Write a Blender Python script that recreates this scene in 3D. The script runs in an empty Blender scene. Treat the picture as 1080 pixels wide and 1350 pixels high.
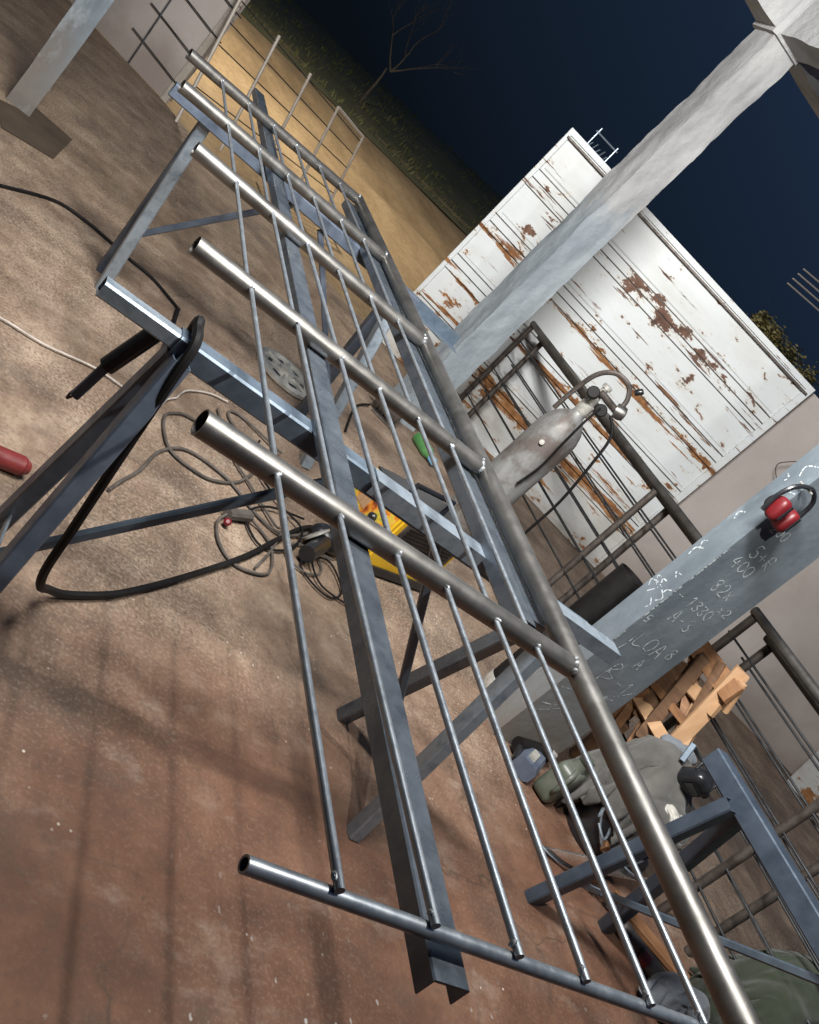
import bpy, math, random
from mathutils import Vector, Matrix, noise
R = math.radians
random.seed(11)
scene = bpy.context.scene
C = scene.collection

# ---------------------------------------------------------------- camera
cam = bpy.data.cameras.new('camera'); camo = bpy.data.objects.new('camera', cam); C.objects.link(camo)
ROLL, PITCH, YAW = R(47.112), R(18.281), R(-34.012)
fwd = Vector((-math.sin(YAW)*math.cos(PITCH), math.cos(YAW)*math.cos(PITCH), -math.sin(PITCH)))
r0 = Vector((math.cos(YAW), math.sin(YAW), 0)); u0 = r0.cross(fwd)
rr = math.cos(ROLL)*r0 + math.sin(ROLL)*u0
uu = -math.sin(ROLL)*r0 + math.cos(ROLL)*u0
m = Matrix((rr, uu, -fwd)).transposed().to_4x4(); m.translation = Vector((0, 0, 1.30))
camo.matrix_world = m
cam.sensor_fit = 'HORIZONTAL'; cam.sensor_width = 36; cam.lens = 36*1214.48/1080
cam.clip_start = .02; cam.clip_end = 2000
scene.camera = camo

# ---------------------------------------------------------------- night sky
world = bpy.data.worlds.new('World'); scene.world = world; world.use_nodes = True
wn = world.node_tree.nodes; wl = world.node_tree.links
bg = wn['Background']
tc = wn.new('ShaderNodeTexCoord'); sep = wn.new('ShaderNodeSeparateXYZ'); ramp = wn.new('ShaderNodeValToRGB')
dp = wn.new('ShaderNodeVectorMath'); dp.operation = 'DOT_PRODUCT'; dp.inputs[1].default_value = (.34, 0, .80)   # town glow on one side
wl.new(tc.outputs['Generated'], dp.inputs[0]); wl.new(dp.outputs['Value'], ramp.inputs['Fac'])
ramp.color_ramp.elements[0].position = .06; ramp.color_ramp.elements[0].color = (.0030, .0048, .0078, 1)
ramp.color_ramp.elements[1].position = .78; ramp.color_ramp.elements[1].color = (.030, .056, .125, 1)
e = ramp.color_ramp.elements.new(.30); e.color = (.0085, .0165, .0330, 1)
e = ramp.color_ramp.elements.new(.50); e.color = (.0165, .0325, .0700, 1)
wl.new(ramp.outputs['Color'], bg.inputs['Color']); bg.inputs['Strength'].default_value = 1.0

# ---------------------------------------------------------------- lamps of the workshop
def lamp(name, kind, loc, energy, col, size, aim=None, cone=None, blend=.5):
    l = bpy.data.lights.new(name, kind); l.energy = energy; l.color = col
    if kind != 'AREA': l.shadow_soft_size = size
    o = bpy.data.objects.new(name, l); C.objects.link(o); o.location = loc
    if kind == 'SPOT':
        l.spot_size = cone; l.spot_blend = blend
        o.rotation_euler = (Vector(aim)-Vector(loc)).to_track_quat('-Z', 'Y').to_euler()
    return o
LA = (1.10, .57, 2.27)
LB = (.40, 1.45, 2.72)
LC = (.40, 10.4, 4.6)
lamp('bulb_light', 'POINT', LA, 112, (1, .96, .90), .022)
fl = lamp('flood_light', 'AREA', LB, 285, (1, .985, .965), .22)
fl.data.shape = 'RECTANGLE'; fl.data.size = 1.25; fl.data.size_y = .30
fl.rotation_euler = (Vector((2.55, 4.9, 1.05))-Vector(LB)).to_track_quat('-Z', 'Y').to_euler()
lamp('street_light', 'SPOT', LC, 2700, (1, .90, .76), .12, aim=(3.4, 11.5, 0), cone=R(140), blend=.8)

scene.view_settings.view_transform = 'Standard'; scene.view_settings.look = 'None'
scene.view_settings.exposure = 0.0; scene.view_settings.gamma = 1.0
scene.render.resolution_x = 819; scene.render.resolution_y = 1024

# ---------------------------------------------------------------- materials
def nodes(name):
    mt = bpy.data.materials.new(name); mt.use_nodes = True
    n = mt.node_tree.nodes; l = mt.node_tree.links
    return mt, n, l, n['Principled BSDF']
def setcol(sock, c): sock.default_value = (c[0], c[1], c[2], 1)
def noise_node(n, l, vec, scale, detail=6, rough=.6, stretch=None):
    if stretch:
        mp = n.new('ShaderNodeMapping'); mp.inputs['Scale'].default_value = stretch
        l.new(vec, mp.inputs['Vector']); vec = mp.outputs['Vector']
    t = n.new('ShaderNodeTexNoise'); t.inputs['Scale'].default_value = scale
    t.inputs['Detail'].default_value = detail; t.inputs['Roughness'].default_value = rough
    l.new(vec, t.inputs['Vector']); return t.outputs['Fac']
def ramp_node(n, l, fac, stops):
    r = n.new('ShaderNodeValToRGB'); cr = r.color_ramp
    while len(cr.elements) < len(stops): cr.elements.new(.5)
    for el, (p, c) in zip(cr.elements, stops):
        el.position = p; el.color = (c[0], c[1], c[2], 1) if not isinstance(c, (int, float)) else (c, c, c, 1)
    l.new(fac, r.inputs['Fac']); return r.outputs['Color']
def mix(n, l, fac, a, b, mode='MIX'):
    x = n.new('ShaderNodeMix'); x.data_type = 'RGBA'; x.blend_type = mode
    for s, v in ((x.inputs[0], fac), (x.inputs[6], a), (x.inputs[7], b)):
        if hasattr(v, 'is_linked'): l.new(v, s)
        elif isinstance(v, (int, float)): s.default_value = v
        else: s.default_value = (v[0], v[1], v[2], 1)
    return x.outputs[2]
def math_node(n, l, op, a, b=None, clamp=False):
    x = n.new('ShaderNodeMath'); x.operation = op; x.use_clamp = clamp
    for s, v in zip(x.inputs, (a, b)):
        if v is None: continue
        if hasattr(v, 'is_linked'): l.new(v, s)
        else: s.default_value = v
    return x.outputs[0]
def bump(n, l, b, h, strength=.3, dist=.01):
    x = n.new('ShaderNodeBump'); x.inputs['Strength'].default_value = strength; x.inputs['Distance'].default_value = dist
    l.new(h, x.inputs['Height']); l.new(x.outputs['Normal'], b.inputs['Normal'])
def simple(name, stops, scale=8, rough=.5, metal=0, bmp=0, detail=6, stretch=None, rvar=0, dist=.004, spec=None, coord='pos'):
    mt, n, l, b = nodes(name)
    if coord == 'pos': v = n.new('ShaderNodeNewGeometry').outputs['Position']
    else: v = n.new('ShaderNodeTexCoord').outputs['Object']
    f = noise_node(n, l, v, scale, detail, stretch=stretch)
    l.new(ramp_node(n, l, f, stops), b.inputs['Base Color'])
    b.inputs['Roughness'].default_value = rough; b.inputs['Metallic'].default_value = metal
    if rvar:
        f2 = noise_node(n, l, v, scale*2.7, 5)
        l.new(ramp_node(n, l, f2, [(.3, max(0, rough-rvar)), (.7, min(1, rough+rvar))]), b.inputs['Roughness'])
    if bmp: bump(n, l, b, noise_node(n, l, v, scale*4, 8), bmp, dist)
    if spec is not None: b.inputs['Specular IOR Level'].default_value = spec
    return mt

MAT = {}
MAT['tube'] = simple('bare_steel_tube', [(.3, (.125, .120, .110)), (.55, (.215, .208, .195)), (.75, (.165, .16, .15))], 9, .40, .85, 0, rvar=.08, stretch=(1, 1, 1))
MAT['rod'] = simple('drawn_steel_rod', [(.3, (.24, .27, .30)), (.7, (.38, .42, .455))], 30, .38, .75, 0, rvar=.08)
MAT['mill'] = simple('mill_scale_steel', [(.3, (.075, .095, .120)), (.55, (.16, .187, .22)), (.75, (.115, .138, .168))], 11, .32, .7, .05, rvar=.12)
MAT['galv'] = simple('galvanised_steel', [(.3, (.19, .235, .28)), (.5, (.31, .365, .415)), (.72, (.245, .29, .335))], 26, .42, .6, .06, rvar=.1)
MAT['navy'] = simple('dark_painted_steel', [(.3, (.068, .088, .122)), (.7, (.125, .153, .20))], 16, .48, .3, .08, rvar=.1)
MAT['bluegrey'] = simple('blue_grey_painted_steel', [(.3, (.075, .105, .14)), (.7, (.15, .19, .235))], 16, .42, .4, .06, rvar=.1)
MAT['navyblue'] = simple('navy_blue_paint', [(.3, (.040, .056, .080)), (.7, (.080, .105, .14))], 14, .4, .35, .05, rvar=.1)
MAT['brownsteel'] = simple('oxidised_steel_tube', [(.3, (.060, .049, .042)), (.6, (.13, .112, .10)), (.8, (.19, .172, .155))], 16, .5, .6, .06, rvar=.1)
MAT['tubeold'] = simple('tarnished_tube', [(.3, (.075, .068, .060)), (.6, (.15, .14, .13)), (.8, (.22, .21, .195))], 12, .42, .75, 0, rvar=.1)
MAT['darkrod'] = simple('dark_steel_rod', [(.3, (.030, .030, .032)), (.7, (.085, .09, .095))], 20, .45, .7)
MAT['paleposts'] = simple('pale_primed_tube', [(.3, (.42, .37, .31)), (.7, (.55, .50, .44))], 20, .5, .2)
MAT['weld'] = simple('weld_bead', [(.3, (.18, .19, .20)), (.7, (.40, .42, .44))], 200, .5, .6)
MAT['rubber'] = simple('black_rubber', [(.3, (.005, .005, .005)), (.7, (.011, .010, .010))], 20, .6, 0, .1, spec=.2)
MAT['oldcable'] = simple('dusty_cable', [(.3, (.045, .038, .032)), (.7, (.11, .095, .08))], 20, .7, 0, .1)
MAT['wirewhite'] = simple('dirty_white_wire', [(.3, (.30, .26, .22)), (.7, (.52, .47, .42))], 20, .6)
MAT['blackpl'] = simple('black_plastic', [(.3, (.008, .009, .011)), (.7, (.02, .021, .024))], 20, .28, 0, .02)
MAT['redpl'] = simple('red_plastic', [(.3, (.095, .006, .009)), (.7, (.14, .009, .012))], 20, .45)
MAT['redtube'] = simple('red_painted_tube', [(.3, (.13, .016, .016)), (.7, (.20, .032, .03))], 20, .4, 0, .05)
MAT['yellow'] = simple('yellow_paint', [(.3, (.54, .31, .012)), (.7, (.72, .43, .018))], 9, .38, 0, .03)
MAT['wood'] = simple('rough_pine', [(.25, (.11, .048, .020)), (.5, (.21, .10, .042)), (.75, (.29, .155, .072))], 7, .7, 0, .2, stretch=(1, 1, 6))
MAT['woodpale'] = simple('split_pine', [(.25, (.32, .175, .085)), (.75, (.46, .29, .16))], 9, .7, 0, .25, stretch=(1, 5, 1))
MAT['wooddark'] = simple('stained_pine', [(.25, (.060, .030, .016)), (.5, (.12, .062, .030)), (.75, (.18, .10, .05))], 7, .75, 0, .25, stretch=(1, 1, 6))
MAT['clothgrey'] = simple('grey_work_cloth', [(.3, (.075, .07, .064)), (.7, (.135, .125, .115))], 14, .9, 0, .3)
MAT['clothblue'] = simple('grey_blue_cloth', [(.3, (.10, .12, .14)), (.7, (.19, .21, .235))], 14, .9, 0, .3)
MAT['clothgreen'] = simple('olive_canvas', [(.3, (.022, .035, .018)), (.7, (.05, .066, .036))], 12, .85, 0, .3)
def wrinkled(name, c0, c1, sc):
    mt, n, l, b = nodes(name); pos = n.new('ShaderNodeNewGeometry').outputs['Position']
    f = noise_node(n, l, pos, 12, 6); l.new(ramp_node(n, l, f, [(.3, c0), (.7, c1)]), b.inputs['Base Color'])
    b.inputs['Roughness'].default_value = .9; b.inputs['Sheen Weight'].default_value = .15
    w = n.new('ShaderNodeTexNoise'); w.noise_type = 'RIDGED_MULTIFRACTAL'; w.inputs['Scale'].default_value = sc; w.inputs['Detail'].default_value = 3; w.inputs['Distortion'].default_value = .8
    mp = n.new('ShaderNodeMapping'); mp.inputs['Rotation'].default_value = (.5, .7, .3); mp.inputs['Scale'].default_value = (1, 2.2, 1); l.new(pos, mp.inputs['Vector']); l.new(mp.outputs['Vector'], w.inputs['Vector'])
    weave = noise_node(n, l, pos, 420, 2)
    h = math_node(n, l, 'ADD', w.outputs['Fac'], math_node(n, l, 'MULTIPLY', weave, .08)); bump(n, l, b, h, 1.0, .03); return mt
MAT['clothgrey'] = wrinkled('grey_work_cloth', (.060, .058, .053), (.115, .11, .10), 5)
MAT['clothblue'] = wrinkled('grey_blue_cloth', (.10, .12, .14), (.19, .21, .235), 9)
MAT['clothgreen'] = wrinkled('olive_canvas', (.015, .022, .012), (.034, .044, .025), 6)
MAT['jug'] = simple('milky_green_plastic', [(.4, (.125, .13, .112)), (.6, (.06, .078, .052))], 5, .4, 0, .02)
MAT['bluepl'] = simple('dull_blue_plastic', [(.3, (.055, .070, .105)), (.7, (.12, .14, .18))], 12, .4)
MAT['cast'] = simple('cast_aluminium', [(.3, (.38, .37, .33)), (.7, (.64, .63, .58))], 30, .45, .5, .15)
MAT['chalk'] = simple('chalk', [(.36, (.18, .21, .225)), (.52, (.46, .50, .515))], 70, .95, spec=.1)
MAT['white'] = simple('white_plastic', [(.3, (.36, .345, .31)), (.7, (.50, .48, .44))], 12, .5)
MAT['greengl'] = simple('green_bottle', [(.3, (.05, .16, .05)), (.7, (.10, .25, .09))], 12, .2)
MAT['cyan'] = simple('sky_blue_cap', [(.3, (.16, .42, .66)), (.7, (.22, .5, .74))], 12, .4)
MAT['bark'] = simple('pale_bark', [(.3, (.06, .05, .04)), (.7, (.13, .11, .085))], 14, .9, 0, .4)
MAT['leaf'] = simple('dry_olive_leaf', [(.3, (.09, .09, .03)), (.7, (.19, .17, .07))], 3, .7)
MAT['grass'] = simple('dry_grass', [(.3, (.060, .070, .022)), (.7, (.12, .12, .048))], 1.5, .9)
MAT['cablemetal'] = simple('overhead_conductor', [(.3, (.7, .65, .58)), (.7, (.8, .76, .7))], 3, .5, .1)
MAT['bulbglass'] = simple('lamp_housing', [(.3, (.5, .5, .5)), (.7, (.6, .6, .6))], 3, .4)

# clear visor
mt, n, l, b = nodes('clear_visor'); b.inputs['Base Color'].default_value = (.86, .88, .88, 1)
b.inputs['Roughness'].default_value = .08; b.inputs['Transmission Weight'].default_value = .93; b.inputs['IOR'].default_value = 1.42
MAT['visor'] = mt
# lit bulb
mt, n, l, b = nodes('lit_bulb'); b.inputs['Emission Color'].default_value = (1, .93, .84, 1); b.inputs['Emission Strength'].default_value = 30
MAT['lit'] = mt

def floor_material():
    mt, n, l, b = nodes('stained_concrete')
    pos = n.new('ShaderNodeNewGeometry').outputs['Position']
    sx = n.new('ShaderNodeSeparateXYZ'); l.new(pos, sx.inputs[0])
    big = noise_node(n, l, pos, 1.1, 5, .6); mid = noise_node(n, l, pos, 5.5, 8, .68); fine = noise_node(n, l, pos, 42, 8, .7)
    grey = ramp_node(n, l, mid, [(.30, (.118, .072, .045)), (.5, (.222, .155, .106)), (.68, (.345, .26, .188))])
    red = ramp_node(n, l, mid, [(.3, (.072, .031, .016)), (.52, (.135, .062, .034)), (.72, (.195, .102, .062))])
    brown = ramp_node(n, l, mid, [(.30, (.120, .076, .045)), (.52, (.235, .164, .104)), (.70, (.34, .25, .17))])
    # iron-red soil trodden in near the front bay
    rm = math_node(n, l, 'ADD', sx.outputs['Y'], math_node(n, l, 'MULTIPLY', math_node(n, l, 'SUBTRACT', big, .5), 1.3))
    xr = math_node(n, l, 'MULTIPLY', math_node(n, l, 'MINIMUM', sx.outputs['X'], 2.5), -.30)
    xr = math_node(n, l, 'ADD', xr, math_node(n, l, 'MULTIPLY', math_node(n, l, 'MAXIMUM', math_node(n, l, 'SUBTRACT', sx.outputs['X'], 2.75), 0.0), 1.6))
    rm = math_node(n, l, 'ADD', rm, xr)
    redm = ramp_node(n, l, rm, [(0.0, 1), (1.0, 1), (1.0, 0)])
    mr = n.new('ShaderNodeMapRange'); mr.interpolation_type = 'SMOOTHSTEP'
    mr.inputs['From Min'].default_value = 1.75; mr.inputs['From Max'].default_value = .75
    l.new(rm, mr.inputs['Value'])
    m2 = n.new('ShaderNodeMapRange'); m2.interpolation_type = 'SMOOTHSTEP'
    m2.inputs['From Min'].default_value = 3.0; m2.inputs['From Max'].default_value = 4.3; l.new(math_node(n, l, 'ADD', sx.outputs['Y'], math_node(n, l, 'MULTIPLY', sx.outputs['X'], -.45)), m2.inputs['Value'])
    col = mix(n, l, mr.outputs[0], grey, red); col = mix(n, l, m2.outputs[0], col, brown)
    # soot / oil patches
    soot = noise_node(n, l, pos, 2.3, 6, .65)
    col = mix(n, l, ramp_node(n, l, soot, [(.52, 0), (.66, .66)]), col, (.075, .052, .037))
    dust = noise_node(n, l, pos, 3.1, 7, .7, stretch=(1, 1.6, 1))
    col = mix(n, l, ramp_node(n, l, dust, [(.56, 0), (.72, .45)]), col, (.33, .27, .215))
    # gritty worn surface: light and dark grains
    grit = noise_node(n, l, pos, 105, 4, .6); gm = math_node(n, l, 'MULTIPLY', ramp_node(n, l, noise_node(n, l, pos, 1.7, 4), [(.36, .2), (.58, 1)]), math_node(n, l, 'SUBTRACT', 1.0, math_node(n, l, 'MULTIPLY', mr.outputs[0], .72)))
    col = mix(n, l, math_node(n, l, 'MULTIPLY', gm, ramp_node(n, l, grit, [(.36, .75), (.50, 0)])), col, (.075, .055, .040))
    col = mix(n, l, math_node(n, l, 'MULTIPLY', gm, ramp_node(n, l, grit, [(.52, 0), (.66, .55)])), col, (.38, .32, .255))
    scr = noise_node(n, l, pos, 6, 8, .75, stretch=(.35, 2.6, 1))
    col = mix(n, l, ramp_node(n, l, scr, [(.30, .55), (.44, 0)]), col, (.085, .058, .040))
    # worn pitting
    col = mix(n, l, ramp_node(n, l, fine, [(.30, .55), (.46, 0)]), col, (.06, .042, .03))
    # paint specks
    vo = n.new('ShaderNodeTexVoronoi'); vo.inputs['Scale'].default_value = 30; l.new(pos, vo.inputs['Vector'])
    sp = ramp_node(n, l, vo.outputs['Distance'], [(.06, 1), (.12, 0)])
    spm = ramp_node(n, l, noise_node(n, l, pos, 2.6, 3), [(.53, 0), (.62, 1)])
    col = mix(n, l, math_node(n, l, 'MULTIPLY', sp, spm), col, (.50, .44, .38))
    # hairline cracks
    dv = n.new('ShaderNodeTexVoronoi'); dv.feature = 'DISTANCE_TO_EDGE'; dv.inputs['Scale'].default_value = 1.15
    wv = n.new('ShaderNodeVectorMath'); wv.operation = 'ADD'; nz_ = n.new('ShaderNodeTexNoise'); nz_.inputs['Scale'].default_value = 5; nz_.inputs['Detail'].default_value = 5; l.new(pos, nz_.inputs['Vector'])
    sc_ = n.new('ShaderNodeVectorMath'); sc_.operation = 'SCALE'; sc_.inputs['Scale'].default_value = .25; l.new(nz_.outputs['Color'], sc_.inputs[0]); l.new(pos, wv.inputs[0]); l.new(sc_.outputs[0], wv.inputs[1]); l.new(wv.outputs[0], dv.inputs['Vector'])
    crk = math_node(n, l, 'MULTIPLY', ramp_node(n, l, dv.outputs['Distance'], [(.0, 1), (.006, 0)]), ramp_node(n, l, big, [(.45, 0), (.6, .7)]))
    col = mix(n, l, crk, col, (.045, .030, .020))
    # blobs of spilt white paint in the front bay
    v2 = n.new('ShaderNodeTexVoronoi'); v2.inputs['Scale'].default_value = 17; mp = n.new('ShaderNodeMapping'); mp.inputs['Scale'].default_value = (1.5, .8, 1); l.new(pos, mp.inputs['Vector']); l.new(mp.outputs['Vector'], v2.inputs['Vector'])
    near = n.new('ShaderNodeMapRange'); near.inputs['From Min'].default_value = 1.15; near.inputs['From Max'].default_value = .75; l.new(sx.outputs['Y'], near.inputs['Value'])
    dd_ = math_node(n, l, 'ADD', v2.outputs['Distance'], math_node(n, l, 'MULTIPLY', math_node(n, l, 'SUBTRACT', noise_node(n, l, pos, 60, 5), .5), .42))
    pm = math_node(n, l, 'MULTIPLY', ramp_node(n, l, dd_, [(.07, 1), (.11, 0)]), ramp_node(n, l, noise_node(n, l, pos, 3.5, 3), [(.44, 0), (.50, 1)]))
    col = mix(n, l, math_node(n, l, 'MULTIPLY', pm, near.outputs[0]), col, (.42, .41, .39))
    l.new(col, b.inputs['Base Color'])
    l.new(ramp_node(n, l, mid, [(.3, .62), (.7, .86)]), b.inputs['Roughness'])
    h = math_node(n, l, 'ADD', math_node(n, l, 'MULTIPLY', mid, .6), math_node(n, l, 'MULTIPLY', fine, .5))
    bump(n, l, b, h, .5, .012)
    return mt
MAT['floor'] = floor_material()

def dirt_material():
    mt, n, l, b = nodes('sandy_dirt')
    pos = n.new('ShaderNodeNewGeometry').outputs['Position']
    a = noise_node(n, l, pos, .9, 7, .65, stretch=(1.6, .5, 1)); f = noise_node(n, l, pos, 14, 8, .7)
    # tyre ruts along the lane
    col = ramp_node(n, l, a, [(.3, (.15, .100, .045)), (.5, (.24, .165, .080)), (.72, (.32, .23, .12))])
    col = mix(n, l, ramp_node(n, l, f, [(.35, .5), (.55, 0)]), col, (.11, .07, .03))
    l.new(col, b.inputs['Base Color']); b.inputs['Roughness'].default_value = .95
    bump(n, l, b, f, .6, .03); return mt
MAT['dirt'] = dirt_material()
MAT['soil'] = simple('grassy_soil', [(.3, (.052, .060, .020)), (.5, (.090, .088, .034)), (.75, (.15, .12, .06))], .8, .95, 0, .5, dist=.1)

def wall_material():
    mt, n, l, b = nodes('pinkish_render')
    pos = n.new('ShaderNodeNewGeometry').outputs['Position']
    a = noise_node(n, l, pos, 1.8, 6); f = noise_node(n, l, pos, 30, 8)
    sx = n.new('ShaderNodeSeparateXYZ'); l.new(pos, sx.inputs[0])
    col = ramp_node(n, l, a, [(.3, (.40, .355, .325)), (.7, (.50, .455, .425))])
    base = math_node(n, l, 'ADD', sx.outputs['Z'], math_node(n, l, 'MULTIPLY', math_node(n, l, 'SUBTRACT', a, .5), .5))
    mr = n.new('ShaderNodeMapRange'); mr.inputs['From Min'].default_value = .42; mr.inputs['From Max'].default_value = .08
    l.new(base, mr.inputs['Value'])
    col = mix(n, l, math_node(n, l, 'MULTIPLY', mr.outputs[0], .55), col, (.19, .145, .115))
    l.new(col, b.inputs['Base Color']); b.inputs['Roughness'].default_value = .92; bump(n, l, b, f, .25, .01); return mt
MAT['wall'] = wall_material()
MAT['plaster'] = simple('raw_cement_plaster', [(.3, (.225, .225, .228)), (.5, (.31, .312, .312)), (.75, (.39, .395, .385))], 6, .9, 0, .6, dist=.02, stretch=(1, 1, .4))
def tall_pillar_material():
    mt, n, l, b = nodes('cement_and_raw_plaster')
    pos = n.new('ShaderNodeNewGeometry').outputs['Position']; sx = n.new('ShaderNodeSeparateXYZ'); l.new(pos, sx.inputs[0])
    a = noise_node(n, l, pos, 7, 8, .65, stretch=(1, 1, .35)); f = noise_node(n, l, pos, 34, 8, .7)
    pale = ramp_node(n, l, a, [(.3, (.17, .20, .225)), (.5, (.245, .28, .305)), (.75, (.34, .375, .395))])
    raw = ramp_node(n, l, a, [(.3, (.215, .215, .218)), (.5, (.30, .302, .302)), (.75, (.40, .405, .395))])
    mr = n.new('ShaderNodeMapRange'); mr.inputs['From Min'].default_value = 1.42; mr.inputs['From Max'].default_value = 1.62
    l.new(math_node(n, l, 'ADD', sx.outputs['Z'], math_node(n, l, 'MULTIPLY', math_node(n, l, 'SUBTRACT', a, .5), .8)), mr.inputs['Value'])
    l.new(mix(n, l, mr.outputs[0], pale, raw), b.inputs['Base Color']); b.inputs['Roughness'].default_value = .88
    bump(n, l, b, math_node(n, l, 'ADD', f, a), .5, .014); return mt
MAT['tallpillar'] = tall_pillar_material()
MAT['cementpale'] = simple('pale_blue_cement', [(.3, (.17, .20, .225)), (.5, (.245, .28, .305)), (.75, (.33, .365, .385))], 7, .85, 0, .5, dist=.012, stretch=(1, 1, .3))
def smooth_cement():
    mt, n, l, b = nodes('blue_grey_cement')
    pos = n.new('ShaderNodeNewGeometry').outputs['Position']
    a = noise_node(n, l, pos, 5, 8, .65, stretch=(1, 1, .45)); f = noise_node(n, l, pos, 40, 6)
    col = ramp_node(n, l, a, [(.3, (.070, .088, .104)), (.5, (.115, .140, .160)), (.72, (.175, .205, .228))])
    sx = n.new('ShaderNodeSeparateXYZ'); l.new(pos, sx.inputs[0])
    mr = n.new('ShaderNodeMapRange'); mr.inputs['From Min'].default_value = .5; mr.inputs['From Max'].default_value = .1
    l.new(math_node(n, l, 'ADD', sx.outputs['Z'], math_node(n, l, 'MULTIPLY', math_node(n, l, 'SUBTRACT', a, .5), .7)), mr.inputs['Value'])
    col = mix(n, l, math_node(n, l, 'MULTIPLY', mr.outputs[0], .8), col, (.15, .125, .10))
    smear = noise_node(n, l, pos, 7, 7, .7, stretch=(1, 1, .5))
    col = mix(n, l, ramp_node(n, l, smear, [(.58, 0), (.76, .45)]), col, (.36, .41, .44))
    l.new(col, b.inputs['Base Color']); b.inputs['Roughness'].default_value = .8; bump(n, l, b, f, .2, .006); return mt
MAT['cement'] = smooth_cement()

def gate_material():
    mt, n, l, b = nodes('rusted_white_paint')
    ob = n.new('ShaderNodeTexCoord').outputs['Object']
    sx = n.new('ShaderNodeSeparateXYZ'); l.new(ob, sx.inputs[0]); z = sx.outputs['Z']; x = sx.outputs['X']
    def M(op, a, b_=None, cl=False): return math_node(n, l, op, a, b_, cl)
    def gauss(v, c, w): d = M('DIVIDE', M('SUBTRACT', v, c), w); return M('POWER', 2.718, M('MULTIPLY', M('MULTIPLY', d, d), -1.0))
    wob = M('MULTIPLY', M('SUBTRACT', noise_node(n, l, ob, 4, 4), .5), .10)
    zz = M('ADD', z, wob)
    env = M('MULTIPLY', gauss(zz, 1.395, .075), M('ADD', gauss(x, 1.15, .62), .25))
    env = M('ADD', env, M('MULTIPLY', gauss(zz, .985, .045), .62)); env = M('ADD', env, M('MULTIPLY', gauss(zz, .66, .055), .70))
    env = M('ADD', env, M('MULTIPLY', gauss(zz, .33, .085), .85)); env = M('ADD', env, M('MULTIPLY', M('MULTIPLY', gauss(x, .22, .14), gauss(z, .49, .07)), .55))
    env = M('ADD', env, M('MULTIPLY', M('MULTIPLY', gauss(x, 1.55, .10), gauss(z, 1.19, .05)), .5)); env = M('ADD', env, M('MULTIPLY', gauss(z, .05, .06), .5))
    n1 = noise_node(n, l, ob, 11, 10, .70, stretch=(.55, 1, 1.0)); n2 = noise_node(n, l, ob, 2.3, 3, .5)
    s = M('ADD', n1, M('MULTIPLY', env, .135)); s = M('ADD', s, M('MULTIPLY', M('SUBTRACT', n2, .5), .28))
    mask = ramp_node(n, l, s, [(.635, 0), (.642, 1)])
    rn = noise_node(n, l, ob, 18, 7)
    # long weeping rust lines along the lower ribs
    st_ = noise_node(n, l, ob, 9, 8, .68, stretch=(.16, 1, 2.2)); el = M('ADD', M('ADD', gauss(zz, .965, .030), gauss(zz, .655, .045)), M('ADD', gauss(zz, .335, .07), M('MULTIPLY', gauss(zz, 1.36, .05), .35)))
    s2 = M('ADD', M('ADD', st_, M('MULTIPLY', el, .13)), M('MULTIPLY', M('SUBTRACT', n2, .5), .22))
    mask2 = ramp_node(n, l, s2, [(.610, 0), (.635, 1)])
    mask = mix(n, l, 1.0, mask, mask2, 'LIGHTEN')
    brown = ramp_node(n, l, rn, [(.3, (.075, .040, .028)), (.5, (.155, .085, .060)), (.72, (.22, .125, .085))])
    orange = ramp_node(n, l, rn, [(.3, (.11, .045, .020)), (.5, (.26, .115, .040)), (.72, (.40, .20, .075))])
    mr = n.new('ShaderNodeMapRange'); mr.inputs['From Min'].default_value = 1.18; mr.inputs['From Max'].default_value = .95; l.new(z, mr.inputs['Value'])
    rust = mix(n, l, mr.outputs[0], brown, orange)
    dirtn = noise_node(n, l, ob, 3.0, 7, .6, stretch=(.45, 1, 1.6))
    white = ramp_node(n, l, dirtn, [(.3, (.60, .615, .585)), (.5, (.67, .70, .70)), (.7, (.71, .75, .765))])
    white = mix(n, l, ramp_node(n, l, s, [(.58, 0), (.64, .45)]), white, (.55, .45, .31))
    low = n.new('ShaderNodeMapRange'); low.inputs['From Min'].default_value = .62; low.inputs['From Max'].default_value = .0; l.new(z, low.inputs['Value'])
    grime = M('MULTIPLY', low.outputs[0], ramp_node(n, l, dirtn, [(.35, .75), (.65, .25)]))
    white = mix(n, l, grime, white, (.33, .28, .22))
    l.new(mix(n, l, mask, white, rust), b.inputs['Base Color'])
    l.new(ramp_node(n, l, mask, [(0, .42), (1, .9)]), b.inputs['Roughness'])
    dent = noise_node(n, l, ob, 2.2, 2)
    h = M('ADD', M('MULTIPLY', M('SUBTRACT', 1, mask), .12), M('MULTIPLY', dent, 1.0)); bump(n, l, b, h, .30, .02); return mt
MAT['gate'] = gate_material()

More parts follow.
